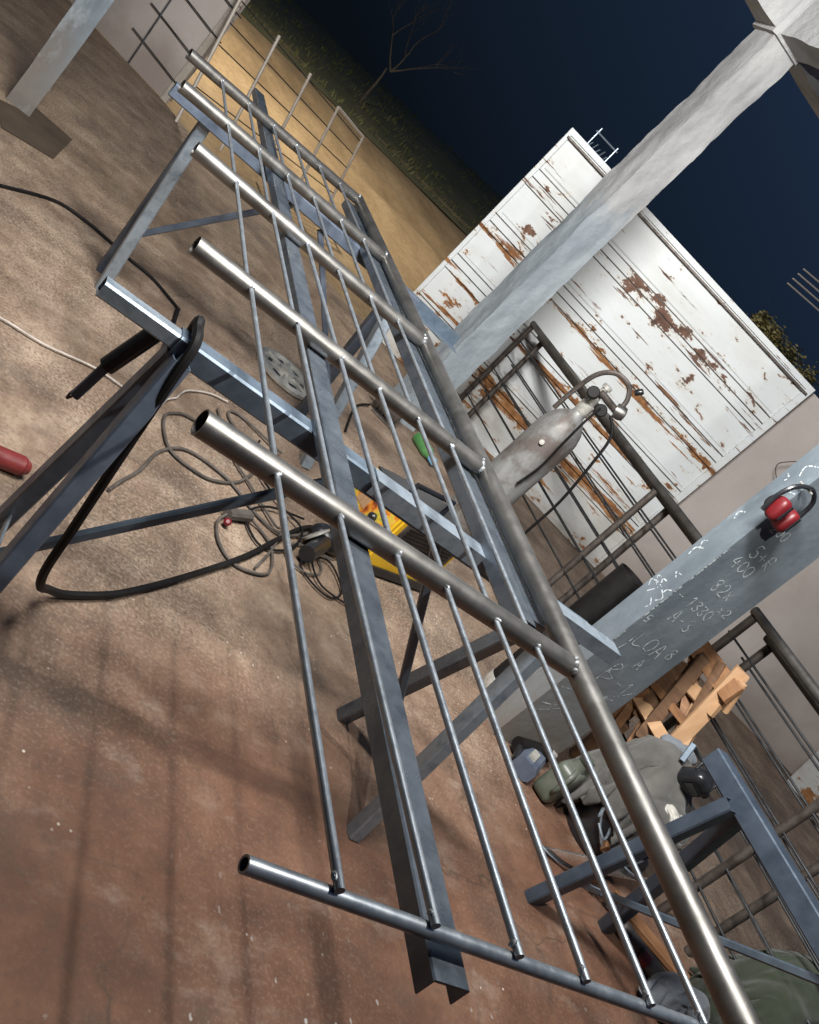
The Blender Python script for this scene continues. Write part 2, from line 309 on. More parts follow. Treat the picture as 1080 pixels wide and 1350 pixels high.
def cyl_material():
    mt, n, l, b = nodes('worn_cylinder_paint')
    pos = n.new('ShaderNodeNewGeometry').outputs['Position']
    f = noise_node(n, l, pos, 7, 9, .7, stretch=(1, 1, .5)); g = noise_node(n, l, pos, 3, 5)
    col = ramp_node(n, l, f, [(.32, (.075, .052, .042)), (.42, (.145, .138, .128)), (.56, (.235, .24, .235)), (.75, (.33, .335, .33))])
    l.new(mix(n, l, ramp_node(n, l, g, [(.57, 0), (.63, .7)]), col, (.10, .072, .06)), b.inputs['Base Color'])
    b.inputs['Roughness'].default_value = .5; b.inputs['Metallic'].default_value = .15; bump(n, l, b, f, .15, .004); return mt
MAT['cyl'] = cyl_material()
def printed_panel():
    mt, n, l, b = nodes('printed_front')
    ob = n.new('ShaderNodeTexCoord').outputs['Object']
    f = noise_node(n, l, ob, 17, 4, .6); w = n.new('ShaderNodeTexVoronoi'); w.inputs['Scale'].default_value = 26; l.new(ob, w.inputs['Vector'])
    col = ramp_node(n, l, f, [(.36, (.16, .03, .012)), (.45, (.55, .17, .02)), (.54, (.60, .40, .05)), (.64, (.22, .27, .03)), (.72, (.55, .30, .16))])
    l.new(col, b.inputs['Base Color']); b.inputs['Roughness'].default_value = .35; return mt
MAT['print'] = printed_panel()

# ---------------------------------------------------------------- mesh helpers
def perp(d):
    d = d.normalized(); a = Vector((0, 0, 1)) if abs(d.z) < .9 else Vector((1, 0, 0))
    s = d.cross(a).normalized(); return s, s.cross(d).normalized()
class MB:
    def __init__(s): s.v = []; s.f = []
    def ring(s, c, a, b, pts):
        i = len(s.v); s.v += [c + a*p[0] + b*p[1] for p in pts]; return list(range(i, i+len(pts)))
    def bridge(s, A, B, flip=False):
        n = len(A)
        for i in range(n):
            q = (A[i], A[(i+1) % n], B[(i+1) % n], B[i]); s.f.append(q[::-1] if flip else q)
    def cap(s, A, flip=False): s.f.append(tuple(A[::-1] if flip else A))
    def prof(s, p0, p1, pts, a, b, inner=None):
        p0 = Vector(p0); p1 = Vector(p1)
        A = s.ring(p0, a, b, pts); B = s.ring(p1, a, b, pts); s.bridge(A, B)
        if inner:
            D = s.ring(p0, a, b, inner); E_ = s.ring(p1, a, b, inner); s.bridge(D, E_, True); s.bridge(D, A); s.bridge(B, E_)
        else: s.cap(A, True); s.cap(B)
    def tube(s, p0, p1, r, n=16, wall=0):
        a, b = perp(Vector(p1)-Vector(p0))
        k = [(math.cos(2*math.pi*i/n), math.sin(2*math.pi*i/n)) for i in range(n)]
        s.prof(p0, p1, [(x*r, y*r) for x, y in k], b, a, [(x*(r-wall), y*(r-wall)) for x, y in k] if wall else None); return s
    def bar(s, p0, p1, w, h, up=(0, 0, 1), wall=0, ch=.004):
        d = (Vector(p1)-Vector(p0)).normalized(); up = Vector(up); a = d.cross(up).normalized(); b = a.cross(d).normalized()
        def sq(w, h, c): x = w/2; y = h/2; return [(x-c, -y), (x, -y+c), (x, y-c), (x-c, y), (-x+c, y), (-x, y-c), (-x, -y+c), (-x+c, -y)]
        c = min(ch, w*.3, h*.3)
        s.prof(p0, p1, sq(w, h, c), a, b, sq(w-2*wall, h-2*wall, c*.5) if wall else None); return s
    def poly(s, p0, p1, pts, a, b): s.prof(p0, p1, pts, Vector(a), Vector(b)); return s
    def path(s, P, r, n=8, smooth=True, sub=6):
        P = [Vector(p) for p in P]
        if smooth and len(P) > 2:
            Q = []
            for i in range(len(P)-1):
                a = P[max(i-1, 0)]; b = P[i]; c = P[i+1]; d = P[min(i+2, len(P)-1)]
                for k in range(sub):
                    t = k/sub; Q.append(.5*((2*b)+(c-a)*t+(2*a-5*b+4*c-d)*t*t+(3*b-a-3*c+d)*t**3))
            Q.append(P[-1]); P = Q
        k = [(math.cos(2*math.pi*i/n)*r, math.sin(2*math.pi*i/n)*r) for i in range(n)]
        prev = None; a = None
        for i, p in enumerate(P):
            d = (P[min(i+1, len(P)-1)]-P[max(i-1, 0)])
            if d.length < 1e-9: d = Vector((0, 0, 1))
            d.normalize()
            if a is None: a, _ = perp(d)
            a = (a - d*a.dot(d)); a = a.normalized() if a.length > 1e-6 else perp(d)[0]
            b = d.cross(a); A = s.ring(p, a, b, k)
            if prev: s.bridge(prev, A)
            else: s.cap(A, True)
            prev = A
        s.cap(prev); return s
    def lathe(s, prof, o=(0, 0, 0), ax=(0, 0, 1), n=24, arc=1.0):
        o = Vector(o); ax = Vector(ax).normalized(); a, b = perp(ax); prev = None
        for (r, h) in prof:
            A = s.ring(o+ax*h, b, a, [(math.cos(2*math.pi*i/n)*max(r, 1e-4), math.sin(2*math.pi*i/n)*max(r, 1e-4)) for i in range(n)])
            if prev: s.bridge(prev, A)
            else: s.cap(A, True)
            prev = A
        s.cap(prev); return s
    def ell(s, c, rx, ry, rz, n=14, m=8, rot=None):
        c = Vector(c); i0 = len(s.v); rot = rot or Matrix.Identity(3)
        for j in range(1, m):
            t = math.pi*j/m
            for i in range(n):
                p = 2*math.pi*i/n; s.v.append(c + rot @ Vector((rx*math.sin(t)*math.cos(p), ry*math.sin(t)*math.sin(p), rz*math.cos(t))))
        top = len(s.v); s.v.append(c + rot @ Vector((0, 0, rz))); bot = len(s.v); s.v.append(c + rot @ Vector((0, 0, -rz)))
        for j in range(m-2):
            for i in range(n): s.f.append((i0+j*n+i, i0+(j+1)*n+i, i0+(j+1)*n+(i+1) % n, i0+j*n+(i+1) % n))
        for i in range(n): s.f.append((top, i0+i, i0+(i+1) % n)); k = i0+(m-2)*n; s.f.append((bot, k+(i+1) % n, k+i))
        return s
    def build(s, name, mat, parent=None, local=False, sharp=38):
        off = Vector((0, 0, 0)); q = parent
        while q is not None and not local: off = off + q.location; q = q.parent
        me = bpy.data.meshes.new(name); me.from_pydata([tuple(Vector(v)-off) for v in s.v], [], s.f)
        me.materials.append(MAT[mat] if isinstance(mat, str) else mat)
        for p in me.polygons: p.use_smooth = True
        me.set_sharp_from_angle(angle=R(sharp)); me.update()
        o = bpy.data.objects.new(name, me); C.objects.link(o)
        if parent is not None: o.parent = parent
        return o
def tag(o, label=None, cat=None, group=None, kind=None):
    for k, v in (('label', label), ('category', cat), ('group', group), ('kind', kind)):
        if v: o[k] = v
    return o
def thing(name, loc, label, cat, group=None, rz=0):
    o = bpy.data.objects.new(name, None); C.objects.link(o); o.location = loc; o.rotation_euler = (0, 0, rz); o.empty_display_size = .05
    return tag(o, label, cat, group)
def rough_up(o, amp, scale, axis=None, seed=0):
    for v in o.data.vertices:
        p = v.co + o.location
        if axis: p = Vector((p.x, p.y, p.z*axis))
        nn = noise.noise_vector(p*scale+Vector((seed, seed*2, 0)))
        nn += .5*noise.noise_vector(p*scale*2.7+Vector((seed, 3, 1)))
        v.co += nn*amp
    o.data.update()
V = Vector

# ================================================================ THE SETTING
# gate line: the yard wall, the opening and the white gate leaf stand along one line
GA = V((2.470, 5.480, 0)); GB = V((4.287, 4.337, 0)); GU = (GB-GA).normalized(); GN = V((GU.y, -GU.x, 0))   # GN faces the workshop
WL = V((.775, 6.80, 0))

def sheet(name, outline, mat, z, kind='structure', grid=None):
    mb = MB(); mb.v = [V((x, y, z)) for x, y in outline]; mb.f = [tuple(range(len(outline)))]
    o = mb.build(name, mat); return tag(o, kind=kind)
# concrete floor of the workshop: a slab with real thickness, its edge at the gate line
fe = [(-7, -5), (14, -5), (14, -1.4), (GB.x+.9, GB.y-.45), (GB.x, GB.y+.12), (GA.x-.05, GA.y+.10), (2.0, 5.87), (1.45, 6.27), (1.02, 6.50), (.775, 6.79), (-7, 11.7)]
mb = MB(); k = len(fe); mb.v = [V((x, y, 0)) for x, y in fe]+[V((x, y, -.35)) for x, y in fe]
mb.f = [tuple(range(k))]+[(i, i+k, (i+1) % k+k, (i+1) % k) for i in range(k)]
floor = tag(mb.build('floor', 'floor'), kind='structure')
# yard floor beyond the wall line, right hand side, is the same slab; outside: dirt ground with ruts, then a grass bank
def terrain(name, mat, y0, y1, x0, x1, nx, ny, fz):
    mb = MB()
    for j in range(ny+1):
        for i in range(nx+1):
            x = x0+(x1-x0)*i/nx; t = j/ny; y = y0+(y1-y0)*t*t if name == 'grass_bank' else y0+(y1-y0)*t
            mb.v.append(V((x, y, fz(x, y))))
    for j in range(ny):
        for i in range(nx): a = j*(nx+1)+i; mb.f.append((a, a+1, a+nx+2, a+nx+1))
    return tag(mb.build(name, mat, sharp=180), kind='structure')
def zd(x, y):
    s = .006*x + y
    ruts = -.05*math.exp(-((s-8.3)/.35)**2)-.05*math.exp(-((s-10.1)/.4)**2)-.06*math.exp(-((s-12.4)/.5)**2)-.05*math.exp(-((s-14.4)/.5)**2)
    return -.05 + ruts + .025*noise.noise(V((x*.5, y*.9, 0)))
terrain('dirt_ground', 'dirt', 3.0, 19.0, -30, 40, 140, 64, zd)
def zb(x, y):
    crest = .05+.045*max(0, x-2)
    t = min(1, max(0, (y-17.2)/12)); f = crest*t*t*(3-2*t)
    if y > 31: f = crest-(y-31)*.12
    f = max(f, -9)
    return -.04+f+.10*noise.noise(V((x*.5, y*.5, 2)))*min(1, (y-16.5)/3)+.05*noise.noise(V((x*1.7, y*1.7, 5)))*min(1, max(0, (y-17)/3))
terrain('grass_bank', 'soil', 16.8, 220, -160, 220, 190, 60, zb)
# tufts of grass on the bank: uncountable
mb = MB(); rnd = random.Random(5)
for k in range(9000):
    x = rnd.uniform(-4, 22); y = 17.4+ (rnd.random()**1.3)*15
    h = rnd.uniform(.03, .11)*(1+.8*noise.noise(V((x*.8, y*.8, 0)))); z = zb(x, y); a = rnd.uniform(0, 6.28); w = h*.22
    d = V((math.cos(a), math.sin(a), 0))*w; lean = V((rnd.uniform(-.5, .5), rnd.uniform(-.5, .5), 1))*h
    i = len(mb.v); mb.v += [V((x, y, z-.02))-d, V((x, y, z-.02))+d, V((x, y, z))+lean]; mb.f.append((i, i+1, i+2))
tag(mb.build('grass', 'grass'), 'dark dry grass tufts along the bank beyond the road', 'grass', kind='stuff')

def wall(name, p0, p1, h, t, label, z0=0):
    d = (p1-p0).normalized(); nrm = V((-d.y, d.x, 0)); th = thing(name, p0.copy(), label, 'wall')
    mb = MB(); L = (p1-p0).length; nx = max(2, int(L/.12)); nz = max(2, int(h/.12))
    def P(i, j, s): return p0+d*(L*i/nx)+V((0, 0, z0+(h-z0)*j/nz))+nrm*s
    for s in (0, t):
        b = len(mb.v); mb.v += [P(i, j, s) for j in range(nz+1) for i in range(nx+1)]
        for j in range(nz):
            for i in range(nx):
                a = b+j*(nx+1)+i; q = (a, a+1, a+nx+2, a+nx+1); mb.f.append(q if s == 0 else q[::-1])
    k = (nx+1)*(nz+1)
    for i in range(nx): a = nz*(nx+1)+i; mb.f.append((a, a+1, a+1+k, a+k))
    for j in range(nz):
        a = j*(nx+1); mb.f.append((a, a+nx+1, a+nx+1+k, a+k)); a = j*(nx+1)+nx; mb.f.append((a+nx+1, a, a+k, a+nx+1+k))
    o = mb.build('rendered_face', 'wall', th); rough_up(o, .006, 4, seed=len(name)); return th
wr = wall('yard_wall', GB+GU*.02-GN*.06, GB+GU*7.0-GN*.06, 1.72, .14, 'pinkish rendered yard wall running right from the white gate')
wl_ = wall('yard_wall', WL-GU*6, WL, 1.75, .14, 'pinkish rendered wall end at the left of the open gateway')
# white corner strip of the opening on the left wall's end
tag(MB().bar(WL+GU*.02+V((0, 0, 0)), WL+GU*.02+V((0, 0, 1.7)), .035, .05, up=(GU.x, GU.y, 0)).build('gate_jamb', 'paleposts'), 'pale steel jamb post fixed at the end of the left wall', 'post')

# ---------------------------------------------------------------- concrete pillars and beams
def pillar(name, x0, y0, w, d, h, segs, label, lower, upper=None, split=None, amp=.004, rot=0):
    th = thing(name, (x0, y0, 0), label, 'pillar')
    def section(z0, z1, nm, mat, amp, grow=0):
        nz = max(2, int((z1-z0)/.022)); nu = 9; mb = MB(); prev = None
        per = []
        g = grow
        cs = [(-g, -g), (w+g, -g), (w+g, d+g), (-g, d+g)]
        for q in range(4):
            a = V((*cs[q], 0)); b = V((*cs[(q+1) % 4], 0))
            for k in range(nu): per.append(a.lerp(b, k/nu))
        cr, sr = math.cos(rot), math.sin(rot)
        per = [V((p.x*cr-p.y*sr, p.x*sr+p.y*cr, 0)) for p in per]
        for j in range(nz+1):
            z = z0+(z1-z0)*j/nz; A = []
            for p in per: A.append(len(mb.v)); mb.v.append(V((x0+p.x, y0+p.y, z)))
            if prev: mb.bridge(prev, A)
            else: mb.cap(A, True)
            prev = A
        mb.cap(prev); o = mb.build(nm, mat, th, sharp=50); rough_up(o, amp, 5, seed=h); return o
    o = section(0, h, 'shaft', lower, amp)
    if upper:
        zs = [v.co.z for v in o.data.vertices]; rough_up(o, .009, 11, axis=.35, seed=3); rough_up(o, .004, 30, axis=.4, seed=5)
    return th
PR = pillar('concrete_pillar', 2.275, 2.009, .30, .105, 2.6, 0, 'blue grey concrete pillar covered in chalk figures beside the pallet wood', 'cement', amp=.0005)
PC = pillar('concrete_pillar', 2.325, 4.275, .18, .18, 2.56, 0, 'tall concrete pillar rising across the white gate to the beams', 'tallpillar', 'plaster', 1.52, amp=.003)
PL = pillar('concrete_pillar', .035, 4.475, .11, .11, 2.56, 0, 'slim grey concrete pillar at the far left of the floor', 'cement', amp=.003)
def beam(p0, p1, w, h, label, nm='concrete_beam'):
    p0 = V(p0); p1 = V(p1); d = (p1-p0).normalized(); s = d.cross(V((0, 0, 1))); th = thing(nm, p0, label, 'beam'); mb = MB(); L = (p1-p0).length; n_ = int(L/.06); prev = None
    pts = [(-w/2, -h/2), (0, -h/2), (w/2, -h/2), (w/2, 0), (w/2, h/2), (0, h/2), (-w/2, h/2), (-w/2, 0)]
    for i in range(n_+1):
        A = mb.ring(p0+d*(L*i/n_), s, V((0, 0, 1)), pts)
        if prev: mb.bridge(prev, A)
        else: mb.cap(A, True)
        prev = A
    mb.cap(prev); o = mb.build('cast_body', 'plaster', th, sharp=55); rough_up(o, .010, 5, seed=L); return th
beam((2.415, 4.26, 2.67), (2.415, -1.2, 2.67), .16, .21, 'rough concrete roof beam running from the tall pillar towards the viewer')
beam((-3.0, 4.365, 2.675), (2.31, 4.365, 2.675), .17, .21, 'rough concrete roof beam running left from the tall pillar head')
beam((2.52, 4.365, 2.675), (7.5, 4.365, 2.675), .17, .21, 'rough concrete roof beam running right from the tall pillar head')
cb = MB(); cb.bar((2.415, 4.365, 2.55), (2.415, 4.365, 2.80), .225, .225, up=(0, 1, 0), ch=.02)
capital = tag(cb.build('pillar_capital', 'plaster'), 'lumpy cast concrete head where the roof beams meet the tall pillar', 'capital')

# ---------------------------------------------------------------- white gate leaf
GL = (GB-GA).length; GH = 1.735
gate = thing('steel_gate', GA, 'large white ribbed steel gate leaf with peeling paint and rust', 'gate', rz=math.atan2(GU.y, GU.x))
# local axes: x along the leaf, -y towards the workshop, z up
def lbox(mb, x0, x1, y0, y1, z0, z1, ch=.003):
    mb.bar(((x0+x1)/2, (y0+y1)/2, z0), ((x0+x1)/2, (y0+y1)/2, z1), (x1-x0), (y1-y0), up=(0, 1, 0), ch=ch); return mb
lines = [.288, .343, .397, .632, .690, .745, .970, 1.025, 1.080, 1.325, 1.383, 1.440]
edges = [.03]+lines+[1.70]
lbox(MB(), .03, GL-.045, .0145, .020, .03, 1.70).build('back_sheet', 'brownsteel', gate, local=True)
for q in range(len(edges)-1):
    z0 = edges[q]+(.0038 if q else 0); z1 = edges[q+1]-(.0038 if q < len(edges)-2 else 0)
    nm = 'sheet_panel' if (z1-z0) > .1 else 'pressed_strip'
    dy = .0 if nm == 'sheet_panel' else -.006
    lbox(MB(), .03, GL-.045, .004+dy, .014+dy*.3, z0, z1, ch=.003).build(nm, 'gate', gate, local=True)
for zc in (.425, .775, 1.112, 1.468):    # folded crease above each rib group
    mb = MB(); mb.prof(V((.05, .0035, zc)), V((GL-.06, .0035, zc)), [(-.006, 0), (0, -.004), (.006, 0)], V((0, 0, 1)), V((0, 1, 0))); mb.build('crease', 'gate', gate, local=True)
for nm, a in (('top_frame', (0, GL, -.012, .03, 1.70, GH)), ('bottom_frame', (0, GL, -.012, .03, 0.004, .03)), ('side_frame', (0, .03, -.010, .028, .03, 1.70)), ('side_frame', (GL-.045, GL, -.010, .028, .03, 1.70))):
    lbox(MB(), *a).build(nm, 'gate', gate, local=True)
lbox(MB(), .02, GL-.02, -.035, -.013, 1.676, 1.688).build('drip_rail', 'brownsteel', gate, local=True)
bk = thing('wire_bracket', GA+GU*.19+V((0, 0, GH)), 'small bent wire bracket standing on top of the white gate', 'bracket')
p = GA+V((0, 0, GH+.001))
MB().path([p+GU*.13, p+GU*.13+V((0, 0, .115))], .005, 6).build('upright', 'galv', bk)
MB().path([p+GU*.28, p+GU*.28+V((0, 0, .105))], .005, 6).build('upright', 'galv', bk)
MB().path([p+GU*.115+V((0, 0, .085)), p+GU*.295+V((0, 0, .085))], .005, 6).build('crossbar', 'galv', bk)
for q in range(5):
    MB().path([p+GU*(.14+.03*q), p+GU*(.15+.03*q)+V((.0, 0, .028+.012*(q % 2)))], .0035, 5).build('spike', 'galv', bk)

# ================================================================ THE BALUSTRADE ON THE TRESTLES
ZB = .80
bal = thing('steel_balustrade', (.9, 1.6, ZB), 'unfinished steel balustrade with tube posts and thin rods lying across trestles', 'balustrade')
PY = [.437, 1.090, 1.745, 2.418, 3.085, 3.720]
PYF = [.437, 1.090, 1.743, 2.418, 2.974, 3.562]   # y at the free ends
XF = [.434, .400, .397, .403, .360, .388]
XR = 1.2375
RX = [.527, .646, .765, .878, 1.0, 1.110]
MB().tube((XR+.012, .22, ZB), (XR-.010, 3.745, ZB), .022, 24, .003).build('handrail', 'tube', bal)
posts = []
for i in range(6):
    rad = .0080 if i == 0 else .0205
    posts.append(MB().tube((XF[i], PYF[i], ZB-.002), (XR-.018, PY[i], ZB), rad, 24 if i else 14, .0022).build('post', 'rod' if i == 0 else 'tube', bal))
bead_me = None
def yat(i, x): t = (x-XF[i])/(XR-XF[i]); return PYF[i]*(1-t)+PY[i]*t
rg = random.Random(3)
def bead(loc, s, k):
    global bead_me
    if bead_me is None:
        o = MB().ell((0, 0, 0), .0068, .0055, .0060, 10, 7).build('weld_bead', 'weld', posts[k], local=True); rough_up(o, .0022, 260); bead_me = o.data
    else: o = bpy.data.objects.new('weld_bead', bead_me); C.objects.link(o); o.parent = posts[k]
    o.location = V(loc)-bal.location; o.scale = (s*1.1, s*.8, s*.7); o.rotation_euler = (rg.random()*6, rg.random()*6, rg.random()*6)
for i in range(5):
    for j, x in enumerate(RX):
        ya = yat(i, x)+(.006 if i == 0 else .019); yb = yat(i+1, x)-.019
        dx = rg.uniform(-.003, .003)
        if i == 0: MB().tube((x+dx, yat(0, x)-.004, ZB+.011), (x, yb, ZB+.003), .0050, 10).build('rod', 'rod', bal)
        else: MB().tube((x+dx, ya, ZB+rg.uniform(-.003, .003)), (x, yb, ZB+.003), .0050, 10).build('rod', 'rod', bal)
        bead((x, yb-.001, ZB+.006), rg.uniform(.85, 1.1), i+1)
        if i == 0: bead((x-.006, yat(0, x)+.008, ZB+.012), .7, 0)
for i in range(1, 6): bead((XR-.022, PY[i]-.018, ZB+.004), 1.25, i); bead((XR-.024, PY[i]-.010, ZB+.013), 1.3, i); bead((XR-.023, PY[i]+.002, ZB+.0175), 1.15, i)

# loose profiles lying under it
ct = ZB-.0212
ch = thing('channel_profile', (.7, 2.2, ct-.025), 'dark steel channel lying open side down under the balustrade posts', 'steel profile')
mb = MB(); p0 = V((.693, .405, ct)); p1 = V((.775, 4.30, ct)); a = V((1, 0, 0)); b_ = V((0, 0, 1))
mb.prof(p0, p1, [(-.025, -.026), (-.0225, -.026), (-.0225, -.0035), (.0225, -.0035), (.0225, -.026), (.025, -.026), (.025, -.002), (.023, 0), (-.023, 0), (-.025, -.002)], a, b_)
mb.build('web_and_flanges', 'mill', ch)
t = thing('box_profile', (1.18, 2.4, ct-.025), 'hollow dark box section lying under the balustrade beside the handrail', 'steel profile')
MB().bar((1.178, 1.200, ct-.018), (1.200, 3.70, ct-.018), .050, .036, wall=.002).build('box_wall', 'mill', t)
t = thing('angle_profile', (1.24, 2.4, ct-.025), 'dark angle section tucked right under the handrail tube', 'steel profile')
mb = MB(); mb.prof(V((1.222, 1.23, ct-.004)), V((1.232, 3.66, ct-.004)), [(-.012, -.032), (-.009, -.032), (-.009, -.003), (.024, -.003), (.024, 0), (-.012, 0)], a, b_); mb.build('angle_leaf', 'mill', t)

# ---------------------------------------------------------------- trestles
def trestle(name, A, B, zt, feet, label, bm, lm, bw=.042, lw=.042, group='trestles', tie=.22, tm='galv', brm='bluegrey', brw=.022):
    """A,B: ends of the top bar (xy); feet: list of (bar fraction, [foot xy, foot xy])"""
    A = V((*A, zt-bw/2)); B = V((*B, zt-bw/2)); th = thing(name, (A.x, A.y, 0), label, 'trestle', group)
    MB().bar(A, B, bw, bw, wall=.003).build('top_bar', bm, th)
    d = (B-A); dn = d.normalized(); side = V((-dn.y, dn.x, 0))
    for (f, fts, *lmx) in feet:
        lms = lmx[0] if lmx else lm
        top = A+d*f; mids = []
        for k, ft in enumerate(fts):
            foot = V((*ft, .001)); s = 1 if (foot-top).dot(side) > 0 else -1
            tp = top+side*s*(bw/2+lw*.12)+V((0, 0, -bw*.25)); ax = (foot-tp).normalized()
            MB().bar(tp, foot, lw, lw*.8, up=dn, wall=.003).build('leg', lms[k], th)
            mids.append(tp.lerp(foot, 1-tie))
        MB().bar(mids[0], mids[1], .022, .006, up=dn).build('tie', tm, th)
        c = (mids[0]+mids[1])/2; tgt = A+d*(f+(.34 if f < .5 else -.34))+V((0, 0, -bw/2-.006))
        MB().bar(c, tgt, brw, .016, up=side).build('brace', brm, th)
    return th
ZT = ct-.0262
t1 = trestle('steel_trestle', (.405, 1.450), (1.545, 1.435), ZT, [(.02, [(.43, 1.655), (.40, 1.285)]), (.93, [(1.503, 1.713), (1.47, 1.324)], ('mill', 'galv'))],
        'blue grey steel trestle in the middle under the balustrade with cable over it', 'bluegrey', ('navy', 'navy'), lw=.044, bw=.045)
MB().bar((.262, 1.452, ZT-.018), (.42, 1.450, ZT-.018), .032, .030, wall=.002).build('bar_extension', 'galv', t1)
tp = thing('galvanised_angle', (1.40, 1.43, ZT), 'short bright galvanised angle strip laid along the middle trestle bar', 'steel profile')
mb = MB(); mb.prof(V((.85, 1.428, ZT+.001)), V((1.635, 1.412, ZT+.001)), [(-.0235, -.032), (-.0205, -.032), (-.0205, 0), (.0235, 0), (.0235, .003), (-.0235, .003)], V((0, 1, 0)), V((0, 0, 1)))
mb.build('angle_leaf', 'galv', tp)
t2 = trestle('steel_trestle', (.375, 3.232), (1.48, 3.205), ZT, [(.13, [(.592, 3.46), (.60, 3.30)]), (.93, [(1.56, 3.43), (1.54, 3.02)])],
        'galvanised steel trestle under the far end of the balustrade', 'navy', ('navy', 'galv'), lw=.052, bw=.045, brm='navy', tie=.3)
mb = MB(); mb.prof(V((1.40, 3.215, ZT-.004)), V((1.715, 3.16, ZT-.004)), [(-.03, -.045), (.03, -.045), (.03, -.041), (-.026, -.041), (-.026, .004), (-.03, .004)], V((0, -1, 0)), V((0, 0, 1)))
mb.build('end_angle', 'bluegrey', t2)
tr3 = trestle('steel_trestle', (2.195, 1.40), (2.30, .10), .70, [(.115, [(2.18, 1.359), (2.545, 1.366)]), (.9, [(2.10, .2), (2.48, .2)])],
        'dark blue steel trestle standing at the lower right beside the jacket', 'navyblue', ('navyblue', 'navyblue'), lw=.050, bw=.058)

# ================================================================ STANDING BALUSTRADES ON THE RIGHT
def standing(x0, y0, x1, y1, posts, top0, top1, label, n=6, drop=.125, tm='brownsteel', sp=.115, foot=0.004):
    th = thing('finished_balustrade', (x0, y0, 0), label, 'balustrade', 'finished balustrades standing by the pillars')
    A = V((x0, y0, top0)); B = V((x1, y1, top1)); MB().tube(A, B, .019, 16, .002).build('handrail', 'tubeold', th)
    for f in posts:
        p = A.lerp(B, f); MB().tube((p.x+.02, p.y, foot), (p.x, p.y, p.z-.018), .0175, 14, .002).build('post', tm, th)
    for j in range(n):
        z = drop+sp*j
        MB().tube(A+V((.004, 0, -z)), B+V((.004, 0, -z)), .0048, 8).build('rod', 'darkrod', th)
    return th
standing(2.95, 4.96, 2.95, 2.62, (.008, .78, .985), .803, .862, 'oxidised balustrade standing behind the gas cylinder against the white gate')
standing(3.035, 4.93, 3.035, 2.70, (.03, .83), .775, .83, 'oxidised balustrade standing rearmost, half hidden behind the other near the gate')
standing(2.95, 2.285, 2.95, .2, (.012, .36, .72), .873, .905, 'oxidised balustrade standing right of the chalked pillar behind the pallet wood')
standing(3.04, 2.22, 3.04, .1, (.02, .38, .75), .84, .87, 'oxidised balustrade standing rearmost at the right edge near the small panel')

# white sheet leaning at the wall on the right
pt = thing('metal_sheet', GB+GU*1.75+GN*.02, 'small dirty white metal sheet leaning low against the wall at right', 'panel')
P0 = GB+GU*1.78+GN*.25+V((0, 0, .006)); P1 = GB+GU*3.1+GN*.25+V((0, 0, .006))
mb = MB(); up_ = (V((0, 0, 1))-GN*.35).normalized(); mb.bar(P0+up_*.3, P1+up_*.3, .012, .6, up=up_); mb.build('sheet', 'gate', pt)
mb = MB(); mb.bar(P0+up_*.602, P1+up_*.602, .02, .02, up=up_); mb.build('edge_strip', 'white', pt)

# ================================================================ GATEWAY FENCE (open leaf on the road)
fn = thing('railing_leaf', (.894, 6.52, 0), 'pale railing leaf with leaning posts and thin bars standing open on the dirt', 'railing')
F0 = V((.894, 6.52, 0)); F4 = V((2.41, 7.75, -.03)); T0 = V((.755, 6.64, .875)); T4 = V((2.20, 7.66, .665))
for i in range(5):
    f = F0.lerp(F4, i/4); tt = T0.lerp(T4, i/4)
    MB().tube(f, tt, .0125, 10, .0015).build('post', 'paleposts', fn)
MB().tube(T0.lerp(T4, .75), T4, .011, 10).build('top_rail', 'paleposts', fn)
for k in range(6):
    h = .12+.165*k
    if h > .98: h = .985
    MB().tube(F0.lerp(T0, h)-(F4-F0).normalized()*.0, F4.lerp(T4, h), .0042, 6).build('bar', 'darkrod', fn)
gr = thing('wire_grille', WL-GU*.55+GN*.05, 'thin dark wire grille fixed across the left wall end', 'grille')
for k in range(5):
    z = .14+.20*k; MB().tube(WL-GU*.42+GN*.03+V((0, 0, z+.05)), WL+GU*.10+GN*.03+V((0, 0, z)), .0045, 6).build('wire', 'darkrod', gr)
MB().tube(WL-GU*.30+GN*.036+V((0, 0, .01)), WL-GU*.36+GN*.036+V((0, 0, 1.15)), .0055, 6).build('upright', 'darkrod', gr)

# ================================================================ THINGS ON THE FLOOR AND AROUND
# gas cylinder
cx, cy = 2.50, 3.36
gc = thing('gas_cylinder', (cx, cy, 0), 'worn grey and rust gas cylinder with regulator standing by the gate', 'gas cylinder')
MB().lathe([(.095, .0), (.106, .015), (.108, .05), (.108, .66), (.102, .71), (.086, .755), (.058, .79), (.036, .808), (.032, .83)], (cx, cy, .001), n=36).build('body', 'cyl', gc, sharp=60)
MB().lathe([(.033, 0), (.036, .01), (.036, .055), (.022, .06), (.02, .10)], (cx, cy, .825), n=20).build('neck_ring', 'cast', gc)
vb = MB().lathe([(.017, 0), (.017, .055), (.024, .058), (.024, .075), (.016, .078)], (cx, cy, .92), n=14); vb.build('valve', 'cast', gc)
MB().tube((cx-.02, cy-.02, .955), (cx+.085, cy-.055, .945), .017, 14).build('valve_stem', 'brownsteel', gc)
rg_ = MB().lathe([(.012, 0), (.034, .004), (.036, .03), (.030, .05), (.012, .055)], (cx+.075, cy-.055, .945), (.6, -.45, .25), 18).build('regulator', 'tube', gc)
MB().lathe([(.026, 0), (.029, .004), (.029, .022), (.024, .026)], (cx+.01, cy-.075, .90), (-.45, -.75, .3), 16).build('gauge', 'rubber', rg_)
MB().lathe([(.026, 0), (.029, .004), (.029, .022), (.024, .026)], (cx-.055, cy-.035, .93), (-.6, -.6, .3), 16).build('gauge', 'rubber', rg_)
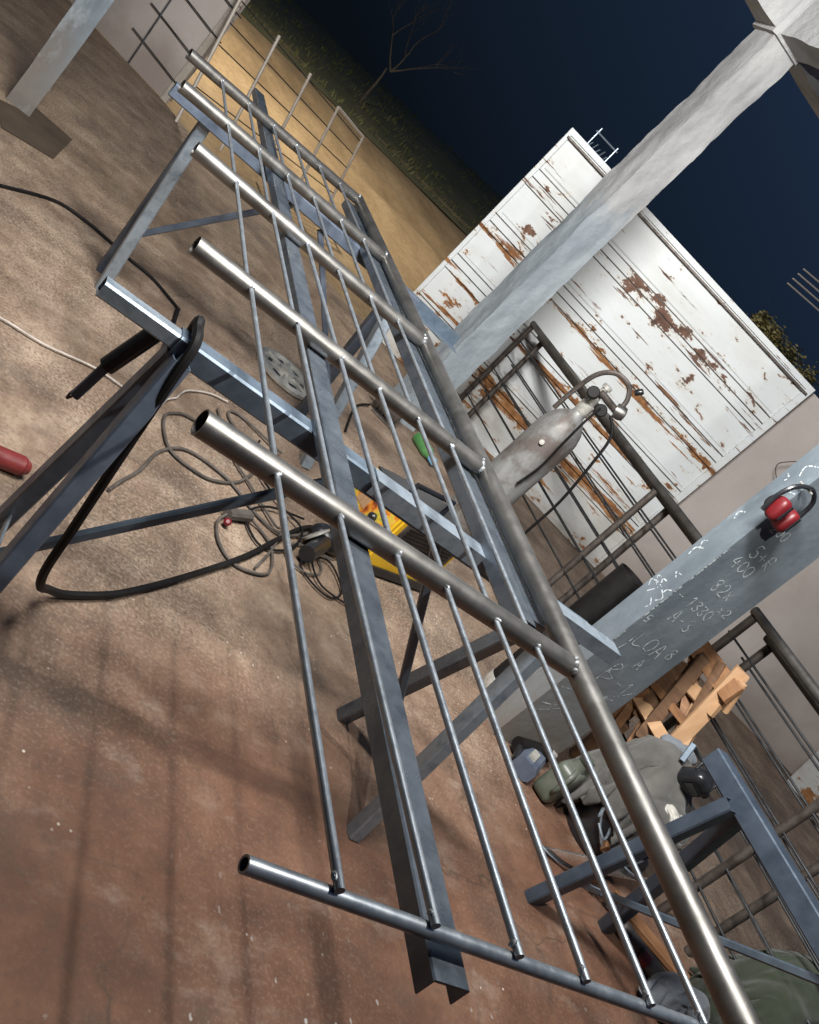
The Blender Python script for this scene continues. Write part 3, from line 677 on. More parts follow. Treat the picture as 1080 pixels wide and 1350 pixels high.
# strap handle arching over the valve
mb = MB(); pts = [(-.095, .755), (-.092, .87), (-.075, .99), (-.02, 1.055), (.055, 1.06), (.10, 1.01), (.105, .95)]
mb.path([V((cx+.80*u_, cy-.60*u_, z)) for u_, z in pts], .0115, 8); mb.build('carrying_hoop', 'brownsteel', gc)
MB().lathe([(.012, 0), (.014, .01), (.014, .035), (.010, .04)], (cx+.085, cy-.05, 1.055), (.4, -.3, .8), 12).build('knob', 'blackpl', gc)
MB().path([(cx-.01, cy-.09, .91), (cx-.05, cy-.14, .83), (cx-.045, cy-.145, .70), (cx-.02, cy-.13, .55), (cx-.03, cy-.12, .42)], .006, 8).build('spare_hose', 'rubber', gc)
hz = MB().path([(cx+.05, cy-.10, .92), (cx+.10, cy-.15, .86), (cx+.12, cy-.18, .72), (cx+.155, cy-.19, .50), (cx+.16, cy-.19, .30), (cx+.19, cy-.17, .12), (cx+.22, cy-.14, .015), (cx+.4, cy+.02, .012)], .007, 8)
tag(hz.build('gas_hose', 'rubber'), 'thin black gas hose dropping from the cylinder regulator to the floor', 'hose')
MB().lathe([(.0, 0), (.012, .002), (.012, .016), (.0, .018)], (cx-.075, cy-.078, .63), (-.7, -.72, 0), 12).build('white_sticker', 'white', gc)

# black upright pipe beside the chalked pillar
bp = thing('black_pipe', (2.36, 2.255, 0), 'thick black pipe standing upright against the chalked pillar', 'pipe')
MB().tube((2.352, 2.235, .002), (2.366, 2.255, .69), .062, 28, .006).build('pipe_wall', 'rubber', bp)
MB().lathe([(.0625, 0), (.0655, .004), (.0655, .05), (.0625, .054)], (2.352, 2.235, .02), n=28).build('end_collar', 'cast', bp)

# welding machine
wm = thing('welding_machine', (1.70, 2.50, 0), 'yellow welding machine with printed front and black handle on the floor', 'welding machine', rz=R(19))
lbox(MB(), 0, .40, 0, .27, .04, .275, ch=.012).build('case', 'yellow', wm, local=True)
lbox(MB(), .004, .396, .004, .266, .2755, .283, ch=.003).build('top_cover', 'blackpl', wm, local=True)
fp = lbox(MB(), -.008, -.0005, .012, .258, .10, .268).build('front_panel', 'print', wm, local=True)
lbox(MB(), -.012, -.0005, .002, .014, .045, .272).build('corner_trim', 'yellow', wm, local=True)
lbox(MB(), -.008, .41, -.008, .278, .012, .046, ch=.01).build('base_tray', 'blackpl', wm, local=True)
for sx_ in (.03, .37):
    for sy_ in (.03, .24): MB().lathe([(.016, 0), (.02, .003), (.02, .013)], (sx_, sy_, .0), n=12).build('rubber_foot', 'rubber', wm, local=True)
MB().path([(.08, .135, .27), (.08, .135, .345), (.31, .135, .345), (.31, .135, .27)], .011, 8, smooth=False).build('handle', 'blackpl', wm, local=True)
vs = lbox(MB(), .03, .37, -.006, -.0005, .135, .262).build('vent_side', 'brownsteel', wm, local=True)
for q in range(7): lbox(MB(), .05, .35, -.009, -.0065, .146+.016*q, .151+.016*q, ch=.001).build('louvre', 'rubber', vs, local=True)
for q in range(2): MB().lathe([(.020, 0), (.022, .004), (.022, .02), (.012, .022)], (-.001, .07+.12*q, .072), (-1, 0, 0), 16).build('socket', 'blackpl', wm, local=True)
MB().lathe([(.018, 0), (.018, .012), (.012, .018)], (-.0085, .10, .17), (-1, 0, 0), 16).build('dial', 'blackpl', fp, local=True)
lbox(MB(), -.0095, -.0085, .16, .22, .15, .22, ch=.0003).build('rating_label', 'woodpale', fp, local=True)
# grinder / black tool tangle left of the welder
ag = thing('black_tool', (1.50, 2.44, 0), 'black power tool lying on its cable beside the welding machine', 'tool')
MB().ell((1.545, 2.50, .05), .085, .05, .045, 16, 10).build('motor_housing', 'blackpl', ag)
MB().tube((1.50, 2.44, .055), (1.42, 2.33, .045), .030, 14).build('grip', 'blackpl', ag)
MB().lathe([(.01, 0), (.05, .004), (.052, .012), (.02, .016)], (1.47, 2.45, .055), (-.6, .5, .35), 20).build('guard', 'cast', ag)

# small chair-like tool (black frame) behind welder: a folding stool leg set
fs = thing('hoop_stand', (2.02, 2.86, 0), 'small black metal hoop stand behind the welding machine', 'stand')
MB().path([(1.96, 2.80, .0), (1.955, 2.81, .235), (2.10, 2.95, .24), (2.105, 2.95, .0)], .012, 8, smooth=False).build('hoop', 'blackpl', fs)
MB().bar((1.94, 2.79, .245), (1.99, 2.85, .245), .06, .014).build('pad', 'galv', fs)

# cast disc lying on the floor
dc = thing('clutch_disc', (1.50, 3.74, 0), 'round cast metal disc with slots lying flat on the floor', 'disc')
MB().lathe([(.150, .0), (.158, .006), (.158, .022), (.150, .028), (.132, .028), (.130, .018), (.045, .018), (.042, .034), (.018, .034), (.016, .012)], (1.51, 3.73, .001), n=36).build('rim', 'cast', dc)
for q in range(6):
    a = q*math.pi/3+.3; c_ = V((1.51, 3.73, .024)); d = V((math.cos(a), math.sin(a), 0))
    MB().bar(c_+d*.046, c_+d*.129, .022, .012).build('spoke', 'cast', dc)
for q in range(6):
    a = q*math.pi/3+.82; c_ = V((1.51, 3.73, .0195)); d = V((math.cos(a), math.sin(a), 0)); e_ = V((-d.y, d.x, 0))
    mb = MB(); mb.bar(c_+d*.092-e_*.022, c_+d*.092+e_*.022, .022, .002); mb.build('slot', 'blackpl', dc)

mo = thing('old_motor', (2.30, 4.20, 0), 'grimy small electric motor lying on the floor at the tall pillar base', 'motor')
MB().lathe([(.02, 0), (.062, .004), (.068, .015), (.068, .15), (.060, .165), (.02, .17)], (2.16, 4.20, .075), (.85, -.5, 0), 22).build('housing', 'brownsteel', mo)
for q in range(5): MB().lathe([(.0685, 0), (.076, .002), (.076, .007), (.0685, .009)], V((2.16, 4.20, .075))+V((.85, -.5, 0)).normalized()*(.03+.024*q), (.85, -.5, 0), 22).build('cooling_fin', 'oldcable', mo)
MB().tube(V((2.16, 4.20, .075))-V((.85, -.5, 0)).normalized()*.04, (2.165, 4.198, .075), .010, 10).build('shaft', 'tube', mo)
MB().bar((2.17, 4.16, .006), (2.30, 4.08, .006), .10, .010).build('mounting_foot', 'brownsteel', mo)
# bottle with blue cap
bt = thing('plastic_bottle', (2.50, 4.02, 0), 'small green bottle with sky blue cap lying on the floor', 'bottle')
ax = V((.28, -.80, 0)).normalized(); o_ = V((2.47, 4.14, .036))
MB().lathe([(.01, 0), (.033, .004), (.035, .02), (.035, .13), (.018, .165), (.014, .17)], o_, ax, 18).build('body', 'greengl', bt)
MB().lathe([(.019, .165), (.020, .168), (.020, .205), (.018, .208)], o_, ax, 16).build('cap', 'cyan', bt)

# ---------------------------------------------------------------- cables
def cable(name, pts, r, mat, label, cat='cable', sub=6): return tag(MB().path(pts, r, 8, sub=sub).build(name, mat), label, cat)
Zf = .010
cable('welding_cable', [(.93, 3.59, Zf), (.86, 3.1, .02), (.68, 2.3, .16), (.475, 1.60, .60), (.425, 1.490, ZT+.010), (.422, 1.452, ZT+.018), (.425, 1.412, ZT+.004), (.430, 1.395, .68), (.450, 1.395, .52), (.478, 1.41, .335), (.505, 1.45, .20), (.545, 1.52, .10), (.585, 1.585, .050), (.640, 1.635, .018), (.722, 1.690, .014), (.80, 1.755, .014), (.957, 1.918, .014), (1.174, 2.164, .014), (1.34, 2.385, .014), (1.47, 2.545, .014), (1.60, 2.62, .03)], .0095, 'rubber', 'thick black welding cable hung over the middle trestle and across the floor')
cable('floor_cable', [(.165, 3.54, Zf), (.35, 3.76, Zf), (.48, 3.79, Zf), (.58, 3.77, Zf), (.695, 3.735, Zf), (.80, 3.715, Zf), (.90, 3.63, Zf), (.935, 3.59, Zf)], .006, 'rubber', 'thin black cable curving over the floor at the upper left')
cable('white_wire', [(.10, 2.60, Zf), (.32, 2.64, Zf), (.46, 2.65, Zf), (.625, 2.705, Zf), (.74, 2.70, Zf), (.85, 2.715, Zf), (.89, 2.80, .012), (.93, 2.86, Zf), (.945, 2.90, .014), (.985, 2.975, Zf), (1.08, 3.06, Zf), (1.16, 3.09, Zf)], .0036, 'wirewhite', 'thin dirty white wire crossing the floor under the trestle')
cable('loop_cable', [(1.16, 2.80, Zf), (1.0, 2.79, Zf), (.94, 2.765, Zf), (.885, 2.68, Zf), (.905, 2.515, Zf), (1.0, 2.475, Zf), (1.09, 2.495, Zf), (1.20, 2.60, Zf), (1.27, 2.78, Zf), (1.16, 2.98, Zf), (1.22, 3.05, Zf), (1.40, 2.95, .02)], .0052, 'oldcable', 'dark cable coiled in a loop under the steel tubes')
cable('loop_cable', [(.72, 2.12, Zf), (.75, 2.185, Zf), (.81, 2.30, Zf), (.875, 2.465, Zf), (.98, 2.57, Zf), (1.135, 2.55, Zf), (1.25, 2.445, Zf), (1.35, 2.415, .014), (1.46, 2.50, .016), (1.56, 2.60, .03)], .0052, 'oldcable', 'dark cable running from the trestle foot in an arc to the welder')
cable('thin_cable', [(1.11, 2.98, Zf), (1.155, 2.735, .013), (1.23, 2.60, .013), (1.32, 2.44, .017), (1.35, 2.44, .02), (1.30, 2.30, .012), (1.22, 2.15, .012)], .0045, 'oldcable', 'thin dark cable crossing the others by the red plug')
ex = thing('extension_socket', (1.16, 2.345, 0), 'grey inline socket with a red pin on a looped cord', 'socket')
MB().bar((1.115, 2.325, .024), (1.205, 2.385, .024), .038, .032, ch=.008).build('housing', 'oldcable', ex)
MB().lathe([(.004, 0), (.012, .003), (.013, .016), (.006, .022)], (1.118, 2.29, .014), (-.3, -.6, .6), 12).build('red_pin', 'redpl', ex)
cable('socket_cord', [(1.205, 2.385, .02), (1.26, 2.37, Zf), (1.30, 2.30, Zf), (1.27, 2.16, Zf), (1.15, 2.11, Zf), (1.09, 2.17, Zf), (1.085, 2.27, Zf), (1.115, 2.325, .02)], .0048, 'oldcable', 'short dark cord looping round the grey inline socket')
cable('thin_cable', [(1.47, 2.52, .014), (1.52, 2.36, .012), (1.44, 2.28, .012), (1.36, 2.32, .012), (1.42, 2.42, .012), (1.58, 2.44, .02)], .004, 'oldcable', 'thin cable curled at the black tool', 'cable')

cable('thin_cable', [(1.30, 2.95, .012), (1.26, 2.75, .016), (1.36, 2.58, .020), (1.44, 2.50, .024), (1.38, 2.36, .014), (1.25, 2.28, .012), (1.20, 2.40, .014), (1.30, 2.52, .020), (1.46, 2.58, .022)], .0042, 'rubber', 'thin black lead tangled in the cable knot beside the black tool')
cable('thin_cable', [(1.48, 2.44, .02), (1.42, 2.30, .012), (1.52, 2.22, .012), (1.60, 2.30, .012), (1.56, 2.42, .018), (1.47, 2.36, .022), (1.50, 2.26, .014), (1.62, 2.24, .012)], .0036, 'rubber', 'thin black lead curled tightly in front of the black tool')
cable('thin_cable', [(1.86, 3.60, Zf), (2.0, 3.98, Zf), (2.12, 4.12, .02)], .006, 'rubber', 'short black cable running to the old motor')
# electrode holder hanging from the trestle bar
eh = thing('electrode_holder', (.36, 1.42, .6), 'black electrode holder hanging from the left end of the middle trestle', 'electrode holder')
MB().tube((.385, 1.49, .715), (.360, 1.50, .600), .0165, 14).build('handle', 'blackpl', eh)
MB().bar((.360, 1.50, .602), (.352, 1.505, .515), .014, .018).build('jaw', 'navy', eh)
MB().path([(.356, 1.505, .54), (.346, 1.51, .520), (.346, 1.512, .500), (.352, 1.508, .515)], .0025, 6).build('spring', 'brownsteel', eh)

# red tube at the left edge
rt = thing('red_tube', (.3, 1.98, 0), 'dull red painted tube lying on the floor at the left edge', 'tube')
MB().tube((.10, 1.90, .028), (.475, 1.985, .028), .026, 18, .003).build('tube_wall', 'redtube', rt)
MB().lathe([(.02, 0), (.024, .004), (.015, .02)], (.475, 1.985, .028), (.97, .2, 0), 16).build('rounded_end', 'redtube', rt)
# shadow at the left pillar's foot, painted as a flat dark brown sheet
tag(sheet('shadow_patch', [(.005, 4.40), (.12, 4.50), (.15, 4.66), (.34, 4.62), (.295, 4.205), (.075, 4.11)], simple('shadow_brown', [(.3, (.040, .026, .015)), (.7, (.075, .052, .032))], 5, .8), .004), kind='structure')

# ---------------------------------------------------------------- ear muffs on the pillar
em = thing('ear_muffs', (2.235, 1.97, 1.20), 'red ear muffs with black headband hanging on the chalked pillar', 'ear muffs')
EC = V((2.245, 1.972, 1.205))
def yrot(a): return Matrix.Rotation(a, 3, 'Y')
for s, x_off in ((-1, -.029), (1, .031)):
    c_ = EC+V((x_off, 0, -.004*s)); rot_ = Matrix.Rotation(.12*s, 3, 'Y')
    o = MB().ell((0, 0, 0), .028, .034, .046, 24, 16)
    o.v = [c_+V((0, -.014, 0))+rot_ @ V((math.copysign(abs(p.x/.028)**.75, p.x)*.024, math.copysign(abs(p.y/.034)**.6, p.y)*.027, math.copysign(abs(p.z/.046)**.75, p.z)*.041)) for p in o.v]
    cup = o.build('ear_cup', 'redpl', em, sharp=60)
    MB().lathe([(.0, .0), (.026, .002), (.030, .008), (.030, .018), (.023, .026)], c_+V((0, .026, 0)), (0, -1, 0), 22).build('cushion', 'blackpl', cup)
    MB().bar(c_+V((0, -.0465, -.022)), c_+V((0, -.0465, .034)), .010, .004, up=(0, 1, 0)).build('arm_slot', 'blackpl', cup)
mb = MB(); mb.path([EC+V((-.055, .0, -.03)), EC+V((-.062, .0, .03)), EC+V((-.045, -.004, .085)), EC+V((.005, -.006, .112)), EC+V((.055, -.004, .088)), EC+V((.072, .0, .03)), EC+V((.066, .0, -.03))], .0075, 8); mb.build('headband', 'blackpl', em)
MB().tube(EC+V((.005, .045, .103)), EC+V((.005, -.02, .103)), .003, 8).build('hook_nail', 'cast', em)
cable('loose_wire', [GB+GU*.40+GN*.0+V((0, 0, 1.72)), GB+GU*.37+V((-.02, -.03, 1.5)), GB+GU*.25+V((-.02, -.03, 1.37)), GB+GU*.2+V((-.02, -.03, 1.28)), GB+GU*.3+V((-.02, -.03, 1.22)), GB+GU*.38+V((-.02, -.03, 1.30)), GB+GU*.33+V((-.02, -.03, 1.42)), GB+GU*.5+V((-.02, -.03, 1.56)), GB+GU*.7+V((-.02, -.02, 1.66))], .003, 'brownsteel', 'thin loose wire looping down the wall beside the gate', 'wire')

# ---------------------------------------------------------------- chalk figures on the pillar (front face, y = 2.009)
STROKES = {'0': [[(.5, 0), (.1, .2), (0, .6), (.25, 1), (.6, .95), (.75, .5), (.5, 0)]], '1': [[(.1, .75), (.4, 1), (.35, 0)]],
 '2': [[(0, .8), (.3, 1), (.65, .8), (.5, .45), (0, 0), (.75, .05)]], '3': [[(0, .9), (.45, 1), (.6, .75), (.25, .52), (.65, .3), (.4, 0), (0, .1)]],
 '4': [[(.35, 1), (0, .4), (.7, .42)], [(.5, .75), (.45, 0)]], '5': [[(.65, 1), (.15, .97), (.1, .55), (.55, .55), (.6, .15), (.25, 0), (0, .1)]],
 '8': [[(.35, .52), (.05, .75), (.35, 1), (.62, .78), (.35, .52), (.02, .25), (.35, 0), (.66, .25), (.35, .52)]],
 'A': [[(0, 0), (.35, 1), (.7, 0)], [(.12, .4), (.62, .38)]], 'L': [[(.05, 1), (0, 0), (.8, .1)]], 'R': [[(.05, 0), (.05, 1), (.5, .9), (.45, .55), (.08, .5), (.65, 0)]],
 '+': [[(.35, .8), (.33, .15)], [(0, .48), (.7, .5)]], '-': [[(0, .5), (.55, .52)]], 'x': [[(0, .7), (.55, .05)], [(.5, .7), (0, 0)]], 'B': [[(.05, 0), (.1, 1), (.55, .85), (.15, .52), (.65, .3), (.05, 0)]], ' ': []}
rc = random.Random(8)
def ribbon(mb, pts, nrm, w=.0034, skip=.05):
    Q = []; P = [V(p) for p in pts]
    for i in range(len(P)-1):
        a = P[max(i-1, 0)]; b = P[i]; c = P[i+1]; d = P[min(i+2, len(P)-1)]
        k_ = max(3, int((c-b).length/.004))
        for q in range(k_): t_ = q/k_; Q.append(.5*((2*b)+(c-a)*t_+(2*a-5*b+4*c-d)*t_*t_+(3*b-a-3*c+d)*t_**3))
    Q.append(P[-1]); prev = None; nrm = V(nrm)
    for i, p in enumerate(Q):
        d = (Q[min(i+1, len(Q)-1)]-Q[max(i-1, 0)])
        if d.length < 1e-8: continue
        s_ = d.normalized().cross(nrm)*(w*rc.uniform(.25, .75)); k = len(mb.v); mb.v += [p-s_, p+s_]
        if prev is not None and rc.random() > skip: mb.f.append((prev, prev+1, k+1, k))
        prev = k
def chalk(txt, x, z, h, slant=0, yface=2.0081, face='front', wob=.05):
    mb = MB()
    for chx in txt:
        for st in STROKES[chx]:
            pts = []
            for (u_, v_) in st:
                u_ += rc.uniform(-wob, wob); v_ += rc.uniform(-wob, wob)
                X = x+u_*h*.8; Z = z+v_*h+slant*(u_*h)
                pts.append(V((X, yface, Z)) if face == 'front' else V((2.2715, yface+(X-x0_), Z)))
            ribbon(mb, pts, (0, -1, 0))
        x += h*.82
    return mb.build('chalk_writing', 'chalk', PR)
chalk('200', 2.325, 1.145, .036, -.1); chalk('5+R', 2.355, 1.045, .050, -.12); chalk('400', 2.335, .985, .044, -.15)
chalk('82x', 2.365, .885, .048, -.1); chalk('1330', 2.355, .79, .042, -.1); chalk('A-3', 2.36, .715, .048); chalk('x2', 2.48, .835, .036)
chalk('LOA'.replace('O', '0'), 2.345, .575, .06, .05); chalk('8', 2.50, .60, .05); chalk('A', 2.44, .505, .045); chalk('B', 2.375, .40, .085, .1, wob=.08); chalk('-1', 2.46, .40, .05); chalk('-', 2.30, .78, .05); chalk('5', 2.29, .66, .03)
for (xa, za, xb, zb_) in ((2.30, .30, 2.52, .36), (2.46, .34, 2.56, .43), (2.29, .16, 2.40, .24), (2.30, .21, 2.36, .23), (2.31, .50, 2.33, .60)):
    mb = MB(); ribbon(mb, [V((xa, 2.0081, za)), V(((xa+xb)/2+.006, 2.0081, (za+zb_)/2)), V((xb, 2.0081, zb_))], (0, -1, 0), .004, .3); mb.build('chalk_mark', 'chalk', PR)
for k in range(16):   # smears on the narrow face and along the arris
    z = rc.uniform(.55, 1.35); y = 2.009+rc.uniform(.012, .09); L = rc.uniform(.02, .07)
    mb = MB(); ribbon(mb, [V((2.2741, y, z)), V((2.2741, min(2.11, y+rc.uniform(-.02, .03)), z+L*.6)), V((2.2741, max(2.012, min(2.11, y+rc.uniform(-.03, .03))), z+L))], (-1, 0, 0), .004, .25); mb.build('chalk_mark', 'chalk', PR)
for (za, zb_) in ((.48, .60), (.66, .83), (.86, 1.02)):
    mb = MB(); ribbon(mb, [V((2.2780, 2.0081, za)), V((2.2775, 2.0081, (za+zb_)/2)), V((2.2780, 2.0081, zb_))], (0, -1, 0), .005, .2); mb.build('chalk_mark', 'chalk', PR)

# ---------------------------------------------------------------- broken pallet wood
pw = thing('pallet_wood', (2.80, 2.05, 0), 'stack of broken orange pallet boards propped between pillar and balustrade', 'pallet')
wk = random.Random(14)
def plank(p0, p1, w, t_, up, mat=None):
    mat = mat or wk.choice(('wood', 'wood', 'wooddark', 'woodpale'))
    o = MB().bar(p0, p1, w, t_, up=up, ch=.002)
    d_ = V(p1)-V(p0)
    o.v = [q+V((wk.uniform(-1, 1), wk.uniform(-1, 1), wk.uniform(-1, 1)))*.0025 + d_*wk.uniform(-.02, .02) for q in o.v]
    return o.build('board', mat, pw)
UX = (-.75, -.55, .2)
N1 = (-.92, -.35, .1); N2 = (-.55, -.8, .15); N3 = (-.8, .1, .55)
plank((2.78, 2.205, .655), (2.79, 1.925, .668), .080, .018, N1)
plank((2.80, 1.990, .735), (2.79, 1.885, .27), .058, .020, N2)
plank((2.765, 2.105, .665), (2.765, 2.000, .30), .046, .018, N2)
plank((2.755, 2.19, .365), (2.77, 1.935, .375), .050, .016, N3, 'woodpale')
plank((2.775, 2.16, .58), (2.775, 2.075, .33), .060, .018, N1)
plank((2.76, 2.14, .22), (2.775, 2.125, .42), .062, .020, N2)
plank((2.80, 2.07, .545), (2.80, 1.925, .585), .055, .018, N1, 'woodpale')
plank((2.79, 2.125, .50), (2.785, 1.99, .22), .045, .018, N1)
plank((2.81, 2.17, .62), (2.81, 1.95, .44), .050, .018, N2)
plank((2.815, 2.00, .55), (2.81, 1.90, .40), .060, .018, N1)
plank((2.825, 2.05, .50), (2.82, 2.18, .30), .050, .018, N3)
plank((2.80, 1.96, .715), (2.83, 1.935, .60), .040, .014, N3, 'woodpale')
plank((2.79, 1.905, .31), (2.80, 1.90, .004), .06, .05, N2)
plank((2.80, 2.13, .26), (2.82, 2.14, .004), .06, .05, N2)
plank((2.785, 2.02, .30), (2.80, 1.93, .26), .05, .016, N1, 'woodpale')
plank((2.755, 2.22, .60), (2.76, 2.10, .24), .035, .016, N2)
plank((2.77, 2.05, .70), (2.79, 1.95, .48), .030, .014, N1, 'wooddark')
plank((2.775, 2.20, .52), (2.79, 1.98, .56), .032, .014, N2, 'woodpale')
plank((2.76, 2.17, .44), (2.78, 1.95, .47), .028, .014, N2)
pl2 = thing('wood_offcut', (2.52, 1.55, 0), 'short pale wood offcut lying under the jacket by the trestle', 'wood')
MB().bar((2.56, 1.545, .03), (2.66, 1.60, .03), .05, .05).build('block', 'wood', pl2)
MB().bar((2.60, 1.60, .085), (2.62, 1.70, .10), .05, .03).build('block', 'wood', pl2)

# ---------------------------------------------------------------- stool with jacket, helmet, glove
def cloth(name, mat, parent, c, rx, ry, rz, amp, sc, seed, n=40, m_=26, flat=None):
    mb = MB().ell(c, rx, ry, rz, n, m_); o = mb.build(name, mat, parent, sharp=180)
    off = parent.location
    for v in o.data.vertices:
        p = v.co+off; q = p*sc+V((seed, seed*1.7, seed*.3))
        rdg = 1-abs(noise.noise(q*1.0))*2; rdg2 = 1-abs(noise.noise(q*2.2+V((4, 1, 2))))*2
        d = (p-V(c)); d = V((d.x/rx, d.y/ry, d.z/rz)).normalized()
        rdg3 = 1-abs(noise.noise(V((q.x*.7+q.z, q.y*.7-q.z*.8, q.z*.35))*1.6))*2.4
        v.co += d*(amp*(.6*rdg+.4*rdg2+.9*rdg3)) + noise.noise_vector(q*.6)*amp*1.6
        if flat is not None and v.co.z+off.z < flat: v.co.z = flat-off.z+.002*noise.noise(q*3)
    o.data.update(); return o
def drape(name, mat, parent, size, center, res, solids, frames, seed, bend=.35, crumple=.03, rz=0):
    """let a real cloth sheet fall over simple solids, then freeze it as a mesh"""
    nx, ny = res; me = bpy.data.meshes.new(name); cz = math.cos(rz); sz = math.sin(rz); vs = []; fs = []
    for j in range(ny+1):
        for i in range(nx+1):
            u_ = (i/nx-.5)*size[0]; v_ = (j/ny-.5)*size[1]
            nv = noise.noise_vector(V((u_*9+seed, v_*9, seed)))*crumple
            u_ *= .86+.05*noise.noise(V((v_*7, seed, 1))); v_ *= .86+.05*noise.noise(V((u_*7, seed, 4)))
            vs.append((center[0]+u_*cz-v_*sz+nv.x, center[1]+u_*sz+v_*cz+nv.y, center[2]+nv.z+.02*noise.noise(V((u_*14, v_*14, seed)))))
    for j in range(ny):
        for i in range(nx): a = j*(nx+1)+i; fs.append((a, a+1, a+nx+2, a+nx+1))
    me.from_pydata(vs, [], fs); o = bpy.data.objects.new(name+'_sim', me); C.objects.link(o); tmp = [o]
    for sm_ in solids:
        k = sm_.build('collider', 'white'); k.modifiers.new('c', 'COLLISION'); k.collision.thickness_outer = .006; k.collision.cloth_friction = 25; tmp.append(k)
    cm = o.modifiers.new('cloth', 'CLOTH'); st = cm.settings; st.quality = 4; st.mass = .35; st.bending_stiffness = bend; st.tension_stiffness = 12; st.compression_stiffness = 12; st.shear_stiffness = 6; st.air_damping = 2
    st.shrink_min = -.08
    cm.collision_settings.distance_min = .006; cm.collision_settings.collision_quality = 2; cm.collision_settings.use_self_collision = False
    cm.point_cache.frame_start = 1; cm.point_cache.frame_end = frames
    for f_ in range(1, frames+1): scene.frame_set(f_)
    ev = o.evaluated_get(bpy.context.evaluated_depsgraph_get()); out = bpy.data.meshes.new_from_object(ev); scene.frame_set(1)
    off = parent.location
    for v in out.vertices:
        if v.co.z < .004: v.co.z = .004+.003*abs(noise.noise(v.co*40))
        v.co = v.co-off
    for t_ in tmp: bpy.data.objects.remove(t_)
    out.materials.clear(); out.materials.append(MAT[mat])
    for p_ in out.polygons: p_.use_smooth = True
    r_ = bpy.data.objects.new(name, out); C.objects.link(r_); r_.parent = parent
    sd = r_.modifiers.new('thickness', 'SOLIDIFY'); sd.thickness = .004; sd.offset = 1
    sb = r_.modifiers.new('smooth', 'SUBSURF'); sb.levels = 1; sb.render_levels = 1
    return r_
def floor_slab(): return lbox(MB(), 2.0, 3.6, .4, 2.4, -.05, .0)
bx_ = thing('black_bucket', (2.68, 1.74, 0), 'black bucket standing under the grey jacket', 'bucket')
MB().lathe([(.125, 0), (.13, .01), (.155, .27), (.160, .275), (.160, .29), (.15, .29), (.145, .05), (.0, .045)], (2.69, 1.735, .001), n=32).build('bucket_wall', 'blackpl', bx_)
MB().path([(2.54, 1.70, .26), (2.52, 1.68, .16), (2.60, 1.60, .07), (2.70, 1.575, .10), (2.80, 1.62, .2), (2.84, 1.66, .26)], .004, 6).build('bail_handle', 'galv', bx_)
jk = thing('grey_jacket', (2.70, 1.80, .30), 'crumpled grey work jacket thrown over the black bucket', 'jacket')
bs = MB().lathe([(.02, 0), (.150, .002), (.162, .27), (.15, .30), (.02, .302)], (2.69, 1.735, .0), n=24)
bs2 = MB().ell((2.69, 1.79, .34), .12, .10, .085, 14, 10); bs3 = MB().ell((2.60, 1.86, .12), .07, .07, .12, 12, 8)
drape('jacket_body', 'clothgrey', jk, (.74, .66), (2.675, 1.80, .475), (72, 66), [bs, bs2, bs3], 26, 3.1, bend=.18, crumple=.055, rz=.6)
cloth('collar', 'clothblue', jk, (2.755, 1.86, .405), .085, .040, .022, .010, 14, 9, 30, 18)
gl = thing('white_glove', (2.63, 1.645, .3), 'white work glove lying at the edge of the grey jacket', 'glove')
cloth('glove_palm', 'white', gl, (2.665, 1.628, .318), .040, .026, .016, .005, 30, 3, 22, 14)
for q in range(4): MB().path([(2.635+.014*q, 1.622, .325), (2.64+.014*q, 1.598, .322), (2.645+.014*q, 1.585, .308)], .007, 8).build('finger', 'white', gl)
MB().path([(2.69, 1.636, .325), (2.705, 1.618, .325), (2.70, 1.60, .318)], .007, 8).build('thumb', 'white', gl)
hm = thing('welding_mask', (2.67, 1.69, .40), 'glossy black welding mask lying on the grey jacket', 'mask')
def blocky(c, rx, ry, rz, rot, e=.55):
    o = MB().ell((0, 0, 0), 1, 1, 1, 26, 18)
    o.v = [V(c)+rot @ V((math.copysign(abs(p.x)**e, p.x)*rx, math.copysign(abs(p.y)**e, p.y)*ry, math.copysign(abs(p.z)**e, p.z)*rz)) for p in o.v]; return o
RM = Matrix.Rotation(-.65, 3, 'Z') @ Matrix.Rotation(.55, 3, 'X') @ Matrix.Rotation(.35, 3, 'Y')
hc = V((2.690, 1.690, .425))
shell = blocky(hc, .046, .034, .064, RM, .62).build('shell', 'blackpl', hm, sharp=60)
lf = MB(); q0 = hc+RM @ V((0, -.036, .012)); lf.bar(q0+RM @ V((-.032, 0, 0)), q0+RM @ V((.032, 0, 0)), .006, .044, up=RM @ V((0, 0, 1)), ch=.003); lfo = lf.build('lens_frame', 'rubber', shell)
MB().bar(q0+RM @ V((-.026, -.004, 0)), q0+RM @ V((.026, -.004, 0)), .003, .032, up=RM @ V((0, 0, 1)), ch=.001).build('lens', 'blackpl', lfo)
MB().lathe([(.006, 0), (.015, .003), (.015, .016), (.010, .02)], hc+RM @ V((.044, 0, .02)), RM @ V((1, 0, 0)), 16).build('side_knob', 'darkrod', hm)
MB().path([hc+RM @ V((-.044, .01, .03)), hc+RM @ V((-.050, .05, .055)), hc+RM @ V((-.03, .085, .065)), hc+RM @ V((.02, .088, .062)), hc+RM @ V((.048, .05, .05)), hc+RM @ V((.046, .01, .03))], .0065, 8).build('head_band', 'blackpl', hm)
MB().bar(hc+V((-.045, .055, .015)), hc+V((-.035, .085, .075)), .022, .010, up=(-1, -.6, .2)).build('cheek_bar', 'bluegrey', hm)

